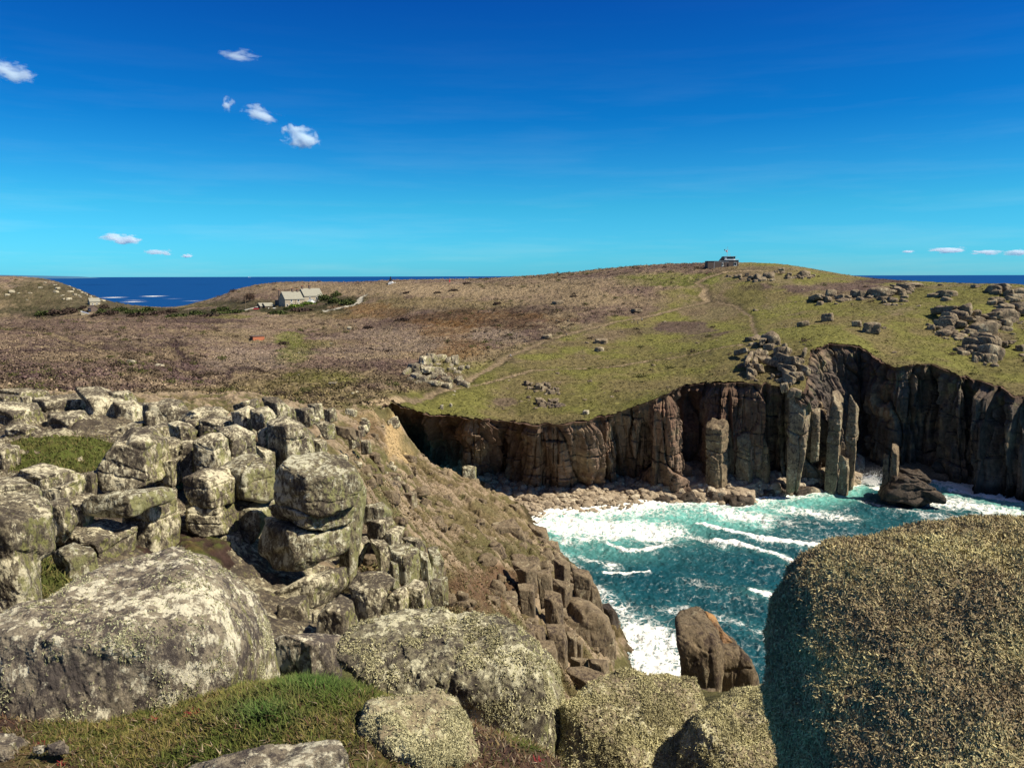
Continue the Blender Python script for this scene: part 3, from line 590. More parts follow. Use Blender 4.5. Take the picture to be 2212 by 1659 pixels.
# ------------------------------------------------------------------ boulders
_ico = {}
def ico(k):
    if k not in _ico:
        bm = bmesh.new(); bmesh.ops.create_icosphere(bm, subdivisions=k, radius=1.0)
        _ico[k] = (np.array([v.co[:] for v in bm.verts]), np.array([[v.index for v in f.verts] for f in bm.faces])); bm.free()
    return _ico[k]
def hull(p):
    p = sorted(map(tuple, p))
    def half(q):
        h = []
        for x in q:
            while len(h) > 1 and (h[-1][0]-h[-2][0])*(x[1]-h[-2][1])-(h[-1][1]-h[-2][1])*(x[0]-h[-2][0]) <= 0: h.pop()
            h.append(x)
        return h
    a, b = half(p), half(p[::-1]); return np.array(a[:-1]+b[:-1])
def unit(v): v = np.asarray(v, float); return v/np.linalg.norm(v)
def star(dirs, planes, p):
    acc = np.zeros(len(dirs))
    for n_, h in planes: acc += np.maximum(dirs@n_/h, 1e-6)**p
    return acc**(-1.0/p)
def displace(X, s, seed, rough=1.0, cracks=None, cdepth=.05, cn=None, fine=0.0):
    """weather a rock: broad swell, blocky relief, bedding cracks"""
    o = np.random.default_rng(seed).uniform(-50, 50, 3); q = X/s+o
    r = unit_rows(X)
    d = .125*fbm(q*1.3, 3, seed)+.055*fbm(q*3.6, 3, seed+5)+.022*np.abs(fbm(q*9, 3, seed+9))
    d *= rough*s
    if fine: d = d+fine*(fbm(X/fine/4+o, 3, seed+11)+.6*fbm(X/fine/1.3+o, 2, seed+17))
    for nrm_, off, w_, k in (cracks or []):
        e = X@nrm_-off+.10*s*vn(q*1.7, seed+31)+.03*s*vn(q*6, seed+33)
        d -= cdepth*s*k*np.exp(-(e/(w_*s))**2)
    return X+r*d[:, None]
def unit_rows(X): return X/(np.linalg.norm(X, axis=1)[:, None]+1e-9)
rock_seed = [100]
def boulder(label, poly, Y, m=None, name='boulder', cat='boulder', depth=0.85, p=19, top=.62, yaw=None, k=6, rough=1.0, cracks=0, cdepth=.05, fine=0.0, extra=(), group=None, drop=0.0, bed=None, vcr=0, parent=None, chip=4, fit=True, dome=1.0):
    """a weathered block whose outline fills the polygon when it lies Y metres ahead"""
    rock_seed[0] += 7; seed = rock_seed[0]; rg = np.random.default_rng(seed)
    q = hull(poly); c2 = (q.max(0)+q.min(0))/2; c = at(c2[0], c2[1], Y); fv = unit(c-EYE); sc = np.dot(c-EYE, fw)/F
    ex = unit(np.cross(fv, [0, 0, 1.0])); ey = np.cross(ex, fv)
    W = (q[:, 0].max()-q[:, 0].min())/2*sc; Hh = (q[:, 1].max()-q[:, 1].min())/2*sc
    L = np.stack([(q[:, 0]-c2[0])*sc, -(q[:, 1]-c2[1])*sc], 1)
    planes = []
    for a, b in zip(L, np.roll(L, -1, 0)):
        e = b-a
        if np.linalg.norm(e) < 1e-6: continue
        n2 = np.array([e[1], -e[0]])/np.linalg.norm(e); h = n2@a
        if h < 0: n2, h = -n2, -h
        planes.append((n2[0]*ex+n2[1]*ey, max(h, .12*min(W, Hh))*1.05))
    Dp = depth*(W*Hh)**.5
    planes.append((fv, Dp*1.1))
    th = R(rg.uniform(-50, 10) if yaw is None else yaw)
    for t_, k_, u_ in ((th, .80, .10), (th+R(78), .86, .12)):
        n_ = unit([math.sin(t_), -math.cos(t_), u_]); planes.append((n_, Dp*k_*dome))
    n_ = unit([rg.uniform(-.08, .25), rg.uniform(-.2, .06), 1]); vz = Hh*abs(ey[2])
    planes.append((n_, max(vz*top*(.95 if vz < W else 1.15), .1*Hh)))
    for nn, h in extra: planes.append((unit(nn), h*(W*Hh)**.5))
    for _ in range(chip):                       # knock a few corners off
        cn_ = unit(rg.normal(size=3)+np.array([0, -.5, .45])); planes.append((cn_, rg.uniform(.74, .98)*(abs(cn_@ex)*W+abs(cn_@ey)*Hh+abs(cn_@fv)*Dp)*.80))
    p = p*rg.uniform(.75, 1.7)
    v, f = ico(k); S3 = np.outer(v[:, 0], ex)*W+np.outer(v[:, 1], ey)*Hh+np.outer(v[:, 2], fv)*Dp
    d = unit_rows(S3); X = d*star(d, planes, p)[:, None]
    X0 = X.copy(); pq = np.array(poly, float)-c2; A_ = np.arctan2(pq[:, 1], pq[:, 0]); nb = 96; th_ = (np.arange(nb)+.5)/nb*2*math.pi-math.pi
    dv_ = np.stack([np.cos(th_), np.sin(th_)], 1); rp = np.full(nb, 0.0)
    for a_, b_ in zip(pq, np.roll(pq, -1, 0)):  # radius of the outline in every direction
        e_ = b_-a_; den = dv_[:, 0]*e_[1]-dv_[:, 1]*e_[0]; den = np.where(np.abs(den) < 1e-9, 1e-9, den)
        t_ = (a_[0]*e_[1]-a_[1]*e_[0])/den; u_ = (a_[0]*dv_[:, 1]-a_[1]*dv_[:, 0])/den
        okk = (t_ > 0) & (u_ >= -1e-6) & (u_ <= 1+1e-6); rp = np.where(okk, np.maximum(rp, t_), rp)
    rp = np.where(rp <= 0, rp[rp > 0].mean() if (rp > 0).any() else 1, rp); ker = np.array([1, 2, 3, 2, 1])/9
    for _ in range(0 if fit else 2):
        pu, pv = proj(X+c); a0, a1, b0, b1 = pu.min(), pu.max(), pv.min(), pv.max(); fx = (q[:, 0].max()-q[:, 0].min())/(a1-a0); fy = (q[:, 1].max()-q[:, 1].min())/(b1-b0)
        X = X+np.outer((X@ex)*(fx-1)+(c2[0]-(a0+a1)/2)*sc, ex)+np.outer((X@ey)*(fy-1)-(c2[1]-(b0+b1)/2)*sc, ey)
    for _ in range(3 if fit else 0):            # make the block fill its outline
        pu, pv = proj(X+c); du, dv2 = pu-c2[0], pv-c2[1]; an_ = np.arctan2(dv2, du); rr = np.hypot(du, dv2); bi = np.clip(((an_+math.pi)/(2*math.pi)*nb).astype(int), 0, nb-1)
        rs = np.zeros(nb); np.maximum.at(rs, bi, rr); rs = np.where(rs <= 0, np.nan, rs); okb = ~np.isnan(rs); rs = np.interp(np.arange(nb), np.arange(nb)[okb], rs[okb])
        ra = rp/rs; ra = np.convolve(np.concatenate([ra[-2:], ra, ra[:2]]), ker, 'valid'); ra = np.clip(ra, .5, 1.7)
        fct = np.interp(an_, np.concatenate([[th_[-1]-2*math.pi], th_, [th_[0]+2*math.pi]]), np.concatenate([[ra[-1]], ra, [ra[0]]]))-1
        X = X+np.outer((X@ex)*fct, ex)+np.outer((X@ey)*fct, ey)
    pu, pv = proj(X+c)
    if pu.max()-pu.min() > 1.35*(q[:, 0].max()-q[:, 0].min()) or pv.max()-pv.min() > 1.35*(q[:, 1].max()-q[:, 1].min()): X = X0
    s = (W*Hh)**.5; cr_ = []
    bd = unit(bed if bed is not None else [rg.uniform(-.12, .12), -.1, 1])
    for i in range(cracks): cr_.append((bd, Hh*(-.75+1.5*(i+.5+rg.uniform(-.25, .25))/cracks), .035, 1.0))
    for i in range(vcr): cr_.append((unit([1, rg.uniform(-.5, .2), rg.uniform(-.15, .15)]), W*(-.6+1.2*(i+.5+rg.uniform(-.25, .25))/max(vcr, 1)), .04, 1.1))
    X = displace(X, s, seed, rough, cr_, cdepth, fine=fine)
    if drop:                                    # run the foot of the block down into the ground
        low = ss(0, -1, (X@ey)/Hh); X[:, 2] -= drop*low
    o = link(name, mesh(name, X, f[:, ::-1], m or M_ROCK), loc=tuple(c), label=label, cat=cat, group=group)
    if parent is not None:
        o.parent = parent; o.matrix_parent_inverse = parent.matrix_world.inverted()
    return o
def c6(pts): return [(x*.3152, 813.5+y*.3152) for x, y in pts]
def c2(pts): return [(581+x*.2627, 871.6+y*.2627) for x, y in pts]
def c3(pts): return [(581+x*.3415, 1220+y*.3415) for x, y in pts]
G1 = 'lichened boulders of the left-hand carn'
def A(label, pts, Y, **k):
    pts = [((x-sum(p_[0] for p_ in pts)/len(pts))*1.13+sum(p_[0] for p_ in pts)/len(pts), (y-sum(p_[1] for p_ in pts)/len(pts))*1.13+sum(p_[1] for p_ in pts)/len(pts)) for x, y in pts]
    k.setdefault('group', G1); k.setdefault('drop', .5); return boulder(label, c6(pts), Y, **k)
def Bq(label, pts, Y, **k):
    k.setdefault('drop', .5); return boulder(label, c2(pts), Y, **k)
def Cq(label, pts, Y, **k):
    k.setdefault('drop', .3); return boulder(label, c3(pts), Y, **k)

# far rank of the carn
A('broad pale boulder at the left edge, standing above the mossy hollow', [(-80, 190), (240, 190), (290, 290), (280, 360), (0, 380), (-80, 370)], 50, cracks=1)
A('low two-humped boulder lying against the foot of the broad left-edge boulder', [(50, 350), (130, 320), (230, 345), (300, 385), (300, 440), (170, 460), (50, 400)], 44)
A('dark-blotched boulder cut by the left edge, beside the mossy hollow', [(-80, 465), (0, 462), (120, 475), (135, 560), (120, 600), (-80, 630)], 36)
A('long flat slab topping the carn at far left', [(-40, 90), (180, 80), (320, 95), (320, 120), (150, 140), (-40, 125)], 63)
A('small dark block under the long flat slab at far left', [(-60, 120), (120, 130), (140, 180), (-60, 200)], 60)
A('small squarish block between the long slab and the wide ledge at left', [(140, 140), (210, 135), (225, 185), (150, 190)], 58)
A('wide flat-topped ledge of granite behind the hollow', [(240, 150), (520, 125), (600, 190), (590, 250), (450, 265), (250, 240)], 57, cracks=1)
A('tall slanting boulder shouldering the wide ledge', [(520, 100), (700, 92), (830, 140), (880, 300), (820, 400), (700, 430), (590, 400), (590, 190)], 55, cracks=3, k=6)
A('small cap boulder perched on the skyline at the end of the wide ledge', [(750, 110), (880, 98), (930, 150), (900, 180), (790, 185)], 56)
A('rounded block below the small cap boulder', [(790, 180), (920, 162), (1000, 220), (990, 310), (830, 340)], 54)
A('big pale boulder fronting the wide ledge', [(345, 265), (560, 245), (650, 330), (640, 420), (560, 465), (420, 450), (345, 380)], 50, cracks=2)
A('little slab leaning on the foot of the pale fronting boulder', [(355, 395), (400, 378), (455, 460), (380, 480)], 47)
A('low grey boulder right of the pale fronting boulder', [(560, 365), (720, 350), (745, 410), (640, 470), (560, 455)], 48)
A('round boulder with a dark left side on the skyline, below the sandy path', [(985, 260), (1000, 190), (1140, 163), (1240, 175), (1275, 240), (1240, 300), (1080, 345), (1010, 330)], 46, yaw=-60)
A('long slab sloping down left of the round skyline boulder', [(740, 400), (900, 320), (1010, 300), (1030, 360), (850, 430), (740, 450)], 45)
A('flat pale slab half sunk in the green hollow', [(600, 530), (700, 472), (805, 480), (740, 560), (640, 580)], 40)
A('small pale stone in the grass of the hollow, left one', [(268, 550), (330, 540), (335, 592), (272, 592)], 39, k=5)
A('small dark-cleft stone in the grass of the hollow, right one', [(478, 575), (560, 550), (572, 605), (480, 635)], 37, k=5)
A('smooth tilted cap slab of the middle outcrop', [(1215, 310), (1290, 245), (1400, 212), (1510, 208), (1560, 255), (1500, 285), (1330, 300)], 44, cracks=2)
A('dark upright block under the left end of the tilted cap slab', [(1270, 290), (1385, 280), (1392, 400), (1340, 435), (1265, 340)], 43)
A('blocky boulder under the right end of the tilted cap slab', [(1380, 290), (1600, 278), (1622, 330), (1530, 385), (1400, 430), (1385, 400)], 42.5, cracks=1)
A('low boulder at the head of the big layered slab', [(990, 370), (1130, 318), (1180, 330), (1172, 420), (1080, 410)], 41)
A('knobbly boulder between the tilted cap slab and the layered slab', [(1165, 330), (1220, 310), (1300, 330), (1342, 375), (1315, 455), (1190, 445)], 40, rough=1.5)
A('big egg-backed slab scored by cracks, centre of the carn', [(685, 665), (720, 600), (800, 480), (900, 382), (1030, 372), (1110, 430), (1142, 540), (1130, 655), (1090, 692), (780, 788), (720, 745)], 32, cracks=4, k=7, bed=[.35, -.2, 1], cdepth=.035, depth=.7, drop=0)
A('wedge of rock behind the right shoulder of the egg-backed slab', [(1105, 420), (1200, 418), (1252, 460), (1235, 545), (1150, 590), (1130, 540)], 34, cracks=1)
A('lower wedge tucked under the egg-backed slab', [(1125, 590), (1232, 550), (1235, 650), (1180, 690), (1105, 665)], 33)
A('square chunk left of the pale leaning block', [(1235, 455), (1320, 448), (1345, 560), (1310, 630), (1235, 650)], 34)
A('pale leaning block above the split pillar', [(1332, 450), (1400, 415), (1500, 398), (1550, 440), (1565, 575), (1430, 625), (1360, 655), (1338, 560)], 33, cracks=2, bed=[.3, -.1, 1])
A('taller white-crusted block right of the pale leaning block', [(1490, 372), (1620, 342), (1735, 400), (1745, 530), (1640, 570), (1550, 580), (1540, 440)], 34.5, vcr=1, cracks=1)
A('top block of the split pillar', [(1265, 700), (1400, 650), (1540, 628), (1595, 700), (1585, 835), (1500, 875), (1320, 865), (1285, 790)], 30, cracks=2, vcr=1, drop=.1)
A('middle block of the split pillar', [(1285, 850), (1420, 858), (1585, 832), (1615, 930), (1605, 1030), (1390, 1100), (1310, 1020)], 30, cracks=3, drop=.1)
A('bottom block of the split pillar', [(1345, 1105), (1480, 1065), (1620, 1020), (1640, 1130), (1600, 1260), (1370, 1250)], 30, vcr=1)
A('green-edged upper block beside the split pillar', [(1515, 640), (1640, 560), (1750, 550), (1850, 640), (1875, 800), (1800, 830), (1600, 815)], 31.5, m=M_ROCKG, cracks=1, vcr=1, drop=.1)
A('lower block beside the split pillar, above the black hollow', [(1598, 830), (1865, 822), (1868, 930), (1770, 1050), (1620, 1180), (1595, 1000)], 31.5, m=M_ROCKG, cracks=1)
A('long tongue-shaped slab jutting left under the egg-backed slab', [(595, 870), (640, 820), (860, 790), (1100, 758), (1165, 800), (1145, 860), (900, 945), (760, 960), (620, 935)], 26.5, m=M_ROCKG, cracks=1, cdepth=.02, depth=.55, p=7, drop=0, bed=[.25, 0, 1])
A('tall pale wall of rock right of the tongue slab, beside the dark slot', [(870, 950), (1060, 840), (1195, 770), (1205, 1180), (1000, 1230), (870, 1250), (850, 1050)], 28.5, cracks=1, vcr=1, k=7, yaw=-15)
A('wide block with a shadowed arch under the tongue slab', [(370, 1060), (430, 1030), (690, 990), (890, 1030), (915, 1240), (720, 1310), (640, 1150), (380, 1190)], 26, k=7, cracks=1, vcr=1, yaw=-12)
A('small layered block below the shadowed arch', [(372, 1210), (500, 1148), (620, 1175), (672, 1295), (520, 1320), (385, 1280)], 22, cracks=3, m=M_ROCKG)
A('great upright block at the left edge with a green-fringed corner', [(-200, 860), (270, 848), (345, 920), (368, 1190), (275, 1240), (275, 1420), (0, 1520), (-200, 1520)], 17, k=7, yaw=-5, depth=.6, fine=.02)
A('banded boulder on top of the great left-edge block', [(-120, 710), (130, 698), (262, 770), (252, 845), (0, 872), (-120, 870)], 22, cracks=2)
A('long humped boulder above the banded boulder', [(78, 695), (160, 640), (290, 606), (480, 640), (565, 700), (430, 765), (260, 772)], 29, cracks=1)
A('scalloped ledge below the long humped boulder', [(265, 785), (400, 750), (545, 700), (562, 770), (430, 835), (260, 840)], 27, cracks=1)
A('dark-faced block behind the green-fringed corner', [(335, 870), (460, 830), (522, 960), (430, 1040), (350, 1030)], 25)
A('pale split block left of the tongue slab', [(440, 840), (620, 798), (685, 850), (610, 965), (500, 1010)], 26.8, vcr=1)
A('small block in shade left of the egg-backed slab', [(550, 680), (680, 640), (650, 775), (555, 795)], 31)
A('broken filler rock under the split pillar and the egg-backed slab', [(1050, 700), (1270, 650), (1280, 760), (1180, 800), (1090, 790)], 34)
# the balanced stack
GS = 'courses of the balanced stack'
ST = dict(group=GS, k=7, m=M_ROCKG, fine=.015)
boulder('domed top course of the balanced stack', [(592, 1050), (605, 1005), (628, 982), (690, 973), (745, 987), (778, 1040), (770, 1100), (690, 1116), (598, 1094)], 29, yaw=-38, depth=.80, cracks=2, cdepth=.03, top=.55, **ST)
boulder('thin middle course of the balanced stack', [(580, 1085), (640, 1092), (770, 1090), (760, 1132), (700, 1150), (582, 1118)], 29, yaw=-38, depth=1.0, p=12, top=.9, cracks=1, cdepth=.05, **ST)
boulder('rounded bottom course of the balanced stack, overhanging the black hollow', [(575, 1112), (640, 1128), (700, 1145), (758, 1128), (750, 1190), (655, 1233), (600, 1228), (556, 1195)], 29, yaw=-38, depth=.9, top=.85, vcr=1, **ST)
boulder('grey-green pillar close behind the right side of the balanced stack', [(735, 990), (768, 1008), (790, 1060), (785, 1110), (762, 1180), (728, 1180)], 31, m=M_ROCKG, k=6, yaw=-40, cracks=2, vcr=1, drop=2, group=G1)
A('big tilted boulder with a pale back above the stack', [(1845, 320), (1960, 285), (2060, 330), (2135, 400), (2135, 490), (2000, 520), (1900, 550), (1858, 450)], 37, yaw=-35, cracks=1, k=7)
A('small block in the cleft left of the tilted boulder', [(1768, 385), (1830, 342), (1855, 450), (1780, 468)], 38)
A('dark stone filling the cleft above the stack', [(1760, 480), (1880, 520), (1880, 620), (1780, 600)], 36)
A('blocky knob on the skyline left of the horned rocks', [(1598, 250), (1700, 203), (1755, 240), (1710, 335), (1610, 325)], 42)
A('squat boulder under the horned rocks', [(1722, 230), (1830, 208), (1888, 270), (1855, 345), (1735, 315)], 41, cracks=1)
A('horn-shaped rock on the skyline', [(1803, 150), (1900, 148), (1985, 215), (1975, 280), (1860, 250), (1815, 195)], 43, yaw=-20)
A('leaning rock right of the horn-shaped rock', [(1945, 192), (2010, 218), (2035, 315), (1965, 280)], 44)
A('low flat rocks left of the horn-shaped rock', [(1600, 195), (1760, 148), (1772, 205), (1640, 225)], 46)
A('cubic block standing on the skyline above the brown slope', [(2112, 190), (2200, 183), (2214, 240), (2120, 242)], 55)
A('low cap rock left of the cubic block', [(2028, 220), (2140, 213), (2155, 270), (2035, 265)], 52)
A('buried block under the tilted boulder', [(1860, 520), (2000, 515), (2140, 480), (2150, 560), (1950, 640), (1870, 640)], 38)
A('pale ledge right of the tilted boulder', [(2140, 420), (2230, 440), (2240, 520), (2150, 520)], 38)

# rocks down the ridge to the right of the stack
G2 = 'grey rocks along the ridge above the brown slope'
for lb, pts, Y, kw in [
  ('dark-topped twin block on the ridge skyline', [(325, 10), (430, 0), (455, 60), (330, 60)], 58, {}),
  ('pale pointed block at the end of the ridge skyline', [(450, 50), (540, 30), (560, 100), (460, 115)], 61, {}),
  ('flat block behind the tilted boulder on the ridge', [(228, 40), (350, 38), (365, 92), (238, 95)], 52, {}),
  ('long low ledge under the ridge skyline', [(215, 100), (390, 92), (430, 135), (225, 155)], 52, dict(cracks=1)),
  ('rounded ledge with a dark foot on the ridge', [(360, 160), (450, 138), (545, 168), (545, 245), (460, 245)], 60, {}),
  ('sloping brown slab below the pale pointed block', [(540, 180), (700, 200), (725, 265), (560, 245)], 70, dict(m=M_CRAG)),
  ('small rounded knob on the upper brown slope', [(640, 270), (730, 270), (745, 325), (660, 345)], 76, {}),
  ('squat knob beside the sandy scar', [(750, 300), (832, 305), (845, 375), (758, 385)], 82, {}),
  ('slab at the head of the sandy scar', [(675, 190), (765, 235), (765, 275), (685, 262)], 86, dict(m=M_CRAG)),
  ('dark hollow rock at the foot of the sandy scar', [(835, 400), (915, 415), (915, 475), (825, 445)], 90, dict(m=M_CRAG)),
  ('tall crag left half in the middle of the brown slope', [(945, 620), (1080, 635), (1105, 740), (1085, 785), (955, 725)], 95, dict(vcr=2, m=M_OUT, drop=2)),
  ('tall crag right half in the middle of the brown slope', [(1095, 740), (1210, 715), (1225, 795), (1105, 800)], 95, dict(vcr=2, m=M_OUT, drop=2)),
  ('leaning plate above the tall crag', [(1058, 628), (1110, 636), (1185, 720), (1125, 715)], 97, dict(m=M_OUT)),
  ('shadowed stone on the slope left of the tall crag', [(845, 580), (930, 575), (935, 630), (855, 640)], 80, dict(m=M_CRAG)),
  ('flat-topped green boulder right of the stack', [(765, 835), (930, 808), (1015, 880), (965, 925), (775, 925)], 38, dict(m=M_ROCKG)),
  ('pale long boulder below the flat-topped green boulder', [(795, 970), (1000, 925), (1035, 990), (880, 1048), (815, 1035)], 36, {}),
  ('pale upright boulder with rounded top right of the stack', [(885, 1075), (1000, 1002), (1115, 1008), (1095, 1105), (960, 1140)], 36, {}),
  ('dark-footed boulder at the right foot of the stack', [(645, 1105), (800, 1088), (835, 1140), (740, 1245), (635, 1195)], 32.5, {}),
  ('blocky boulder with a black underside', [(825, 1110), (950, 1118), (1005, 1200), (995, 1285), (920, 1320), (855, 1200)], 32, dict(yaw=-30)),
  ('tall ribbed boulder, left rib, beyond the centre boulder', [(985, 1175), (1160, 1148), (1235, 1200), (1245, 1400), (1160, 1490), (1045, 1400), (1000, 1265)], 30, dict(vcr=1, m=M_ROCKG, k=7)),
  ('tall ribbed boulder, middle rib', [(1225, 1200), (1300, 1225), (1355, 1400), (1335, 1510), (1255, 1445)], 30.3, dict(m=M_ROCKG)),
  ('tall ribbed boulder, right rib', [(1295, 1180), (1390, 1178), (1435, 1300), (1425, 1445), (1355, 1410)], 31, dict(m=M_ROCKG)),
  ('little upright rib left of the tall ribbed boulder', [(995, 1290), (1060, 1315), (1075, 1425), (985, 1425)], 28.5, dict(m=M_ROCKG)),
  ('narrow split rib at the lower right of the ribbed boulder', [(1405, 1420), (1470, 1418), (1475, 1560), (1395, 1560)], 29.5, dict(m=M_ROCKG, vcr=1)),
  ('small ledge behind the ribbed boulder', [(1080, 1100), (1180, 1090), (1290, 1130), (1300, 1180), (1150, 1180)], 33, {}),
  ('brown boulder pair on the lower slope', [(1270, 960), (1420, 915), (1455, 1030), (1340, 1050)], 100, dict(m=M_CRAG, vcr=1, drop=1.5)),
  ('humped brown boulder further down the slope', [(1485, 880), (1580, 868), (1605, 965), (1540, 975)], 118, dict(m=M_CRAG, drop=1.5)),
  ('dark slanting stone on the lower slope', [(1435, 770), (1500, 768), (1515, 815), (1460, 805)], 125, dict(m=M_CRAG)),
  ('black-bellied stone on the grassy bank', [(1770, 1190), (1880, 1175), (1890, 1230), (1800, 1245)], 104, dict(m=M_CRAG)),
  ('long tilted stone above the earth scar', [(1380, 1130), (1480, 1185), (1475, 1225), (1400, 1185)], 88, dict(m=M_CRAG)),
  ('dark-hollowed boulder on the bank above the crag', [(1990, 1290), (2185, 1285), (2195, 1435), (2100, 1460), (2010, 1360)], 96, dict(m=M_CRAG, drop=2)),
  ('lichen-capped boulder standing on the shingle at the cliff foot', [(1588, 520), (1640, 508), (1705, 520), (1705, 605), (1595, 612)], 183, dict(m=M_ROCKG, drop=1)),
  ('dark split block below the lichen-capped boulder on the shingle', [(1575, 622), (1720, 618), (1755, 740), (1690, 720), (1640, 690)], 178, dict(m=M_CRAG, drop=1.5, vcr=1)),
  ('square block at the water edge end of the slope', [(1975, 830), (2062, 818), (2080, 890), (1985, 895)], 168, dict(m=M_CRAG, drop=2)),
  ('flat block beside the square block at the water edge', [(1895, 845), (1985, 820), (1985, 895), (1900, 885)], 169, dict(m=M_CRAG, drop=1))]:
    kw.setdefault('group', G2); Bq(lb, pts, Y, **kw)

# rocks just beyond the near boulders
G3 = 'rocks between the balanced stack and the near boulders'
Cq('rough brown boulder in front of the black hollow, left of the black notch', [(60, 260), (130, 210), (240, 180), (255, 310), (205, 440), (50, 440)], 24, group=G3, drop=1)
Cq('pointed boulder right of the black notch', [(305, 320), (360, 250), (450, 188), (530, 230), (562, 370), (480, 440), (305, 440)], 21.5, group=G3)
Cq('large ridge-backed boulder below the ribbed boulders', [(495, 150), (560, 60), (640, 40), (740, 48), (805, 100), (730, 220), (645, 340), (555, 345)], 23.5, group=G3, k=7)
Cq('dark-sided boulder left of the low white hump', [(705, 245), (790, 168), (872, 118), (885, 230), (862, 305), (715, 315)], 24, group=G3)
Cq('low white hump behind the centre boulder', [(868, 130), (920, 88), (1000, 108), (1035, 240), (880, 295)], 24.5, group=G3)
Cq('narrow green-sided rib at the end of the low humps', [(1015, 100), (1090, 78), (1112, 220), (1070, 250), (1025, 235)], 27, group=G3, m=M_ROCKG)
Cq('small stone wedged in the black notch', [(270, 300), (310, 288), (312, 350), (270, 352)], 23, group=G3, k=5)
Cq('upper sloping ledge from the stack down to the notch', [(-60, 200), (120, 130), (330, 40), (480, 0), (500, 120), (380, 200), (100, 260)], 26.5, group=G3, depth=.5)
Cq('flat white slab linking the left and centre boulders', [(20, 470), (100, 440), (300, 428), (490, 450), (460, 580), (330, 600), (40, 600)], 8.2, m=M_NEAR, group='near boulders', depth=.5)

# the near boulders
GN = 'near boulders'
boulder('great sloping white-lichened boulder filling the lower left', [(-220, 1360), (0, 1318), (100, 1278), (230, 1213), (340, 1184), (430, 1188), (505, 1215), (545, 1270), (580, 1330), (602, 1390), (590, 1420), (520, 1455), (470, 1490), (300, 1530), (230, 1562), (100, 1575), (-220, 1570)],
        5.7, m=M_NEAR, k=8, yaw=30, depth=.62, p=10, top=.42, fine=.014, group=GN, rough=1.0, cracks=2, cdepth=.016, bed=[-.35, -.3, 1], extra=[((-.25, -.62, .75), .40)], drop=.7)
boulder('broad centre boulder with a dark pocket, furred with pale lichen', [(728, 1440), (742, 1372), (795, 1338), (880, 1318), (958, 1302), (985, 1318), (1060, 1325), (1115, 1346), (1165, 1385), (1195, 1425), (1222, 1470), (1236, 1560), (1160, 1600), (980, 1590), (850, 1520), (780, 1475)],
        6.2, m=M_NEARG, k=8, yaw=8, depth=.62, p=8, top=.5, fine=.020, group=GN, rough=1.15, cracks=1, vcr=1, cdepth=.03, extra=[((0, -.66, .75), .42)], drop=.5)
boulder('small furred boulder with a dark overhang, bottom centre', [(765, 1570), (800, 1520), (885, 1506), (940, 1496), (985, 1520), (1010, 1560), (1045, 1640), (1060, 1760), (760, 1760), (757, 1610)],
        4.15, m=M_MOUND, k=8, yaw=-30, depth=.7, p=7, top=.55, fine=.015, group=GN, rough=1.3)
boulder('flat crusted slab cut by the bottom edge, left of the furred boulder', [(390, 1659), (440, 1640), (600, 1608), (710, 1596), (735, 1588), (752, 1610), (770, 1730), (380, 1750)], 3.6, m=M_NEAR, k=8, depth=.6, top=.4, fine=.008, group=GN)
boulder('low lichen mound above the gap to the sea', [(1200, 1530), (1285, 1475), (1350, 1456), (1430, 1449), (1495, 1465), (1535, 1530), (1530, 1640), (1480, 1740), (1190, 1740), (1205, 1590)], 6.0, m=M_MOUND, k=8, p=5, depth=.7, top=.5, fine=.024, rough=1.3, group=GN, dome=1.6, extra=[((.1, -.45, .89), .34), ((0, -.75, .66), .5), ((-.5, -.55, .66), .55)])
boulder('second lichen mound, against the dark side of the great right boulder', [(1470, 1620), (1500, 1560), (1575, 1498), (1660, 1478), (1720, 1480), (1730, 1740), (1450, 1740)], 5.6, m=M_MOUND, k=8, p=5, depth=.7, top=.5, fine=.024, rough=1.3, group=GN, dome=1.6, extra=[((.1, -.45, .89), .34), ((0, -.75, .66), .5), ((-.5, -.55, .66), .55)])
RB = boulder('huge rounded boulder shaggy with lichen, filling the lower right corner', [(1655, 1450), (1668, 1385), (1695, 1310), (1735, 1248), (1795, 1200), (1860, 1170), (1960, 1145), (2030, 1122), (2120, 1109), (2280, 1112), (2500, 1200), (2560, 1500), (2500, 1900), (1760, 1900), (1700, 1720), (1668, 1560)],
        2.3, m=M_FUR, k=8, yaw=-42, depth=.85, p=6, top=.75, fine=.014, group=GN, rough=.8, chip=0, dome=1.9, extra=[((.1, -.45, .9), .70), ((0, -.8, .6), .66), ((-.5, -.6, .62), .80)])
boulder('half-buried stone in the bottom left corner', [(-80, 1590), (30, 1582), (62, 1600), (72, 1640), (-80, 1690)], 4.4, m=M_NEAR, k=7, depth=.6, group=GN, fine=.006)
boulder('small tan stone beside the bottom-left corner stone', [(102, 1608), (130, 1598), (150, 1612), (148, 1628), (105, 1632)], 4.4, m=M_NEAR, k=6, group=GN)
boulder('tiny pale stone between the corner stone and the tan stone', [(72, 1612), (95, 1608), (106, 1618), (90, 1628), (70, 1626)], 4.4, m=M_NEAR, k=5, group=GN)

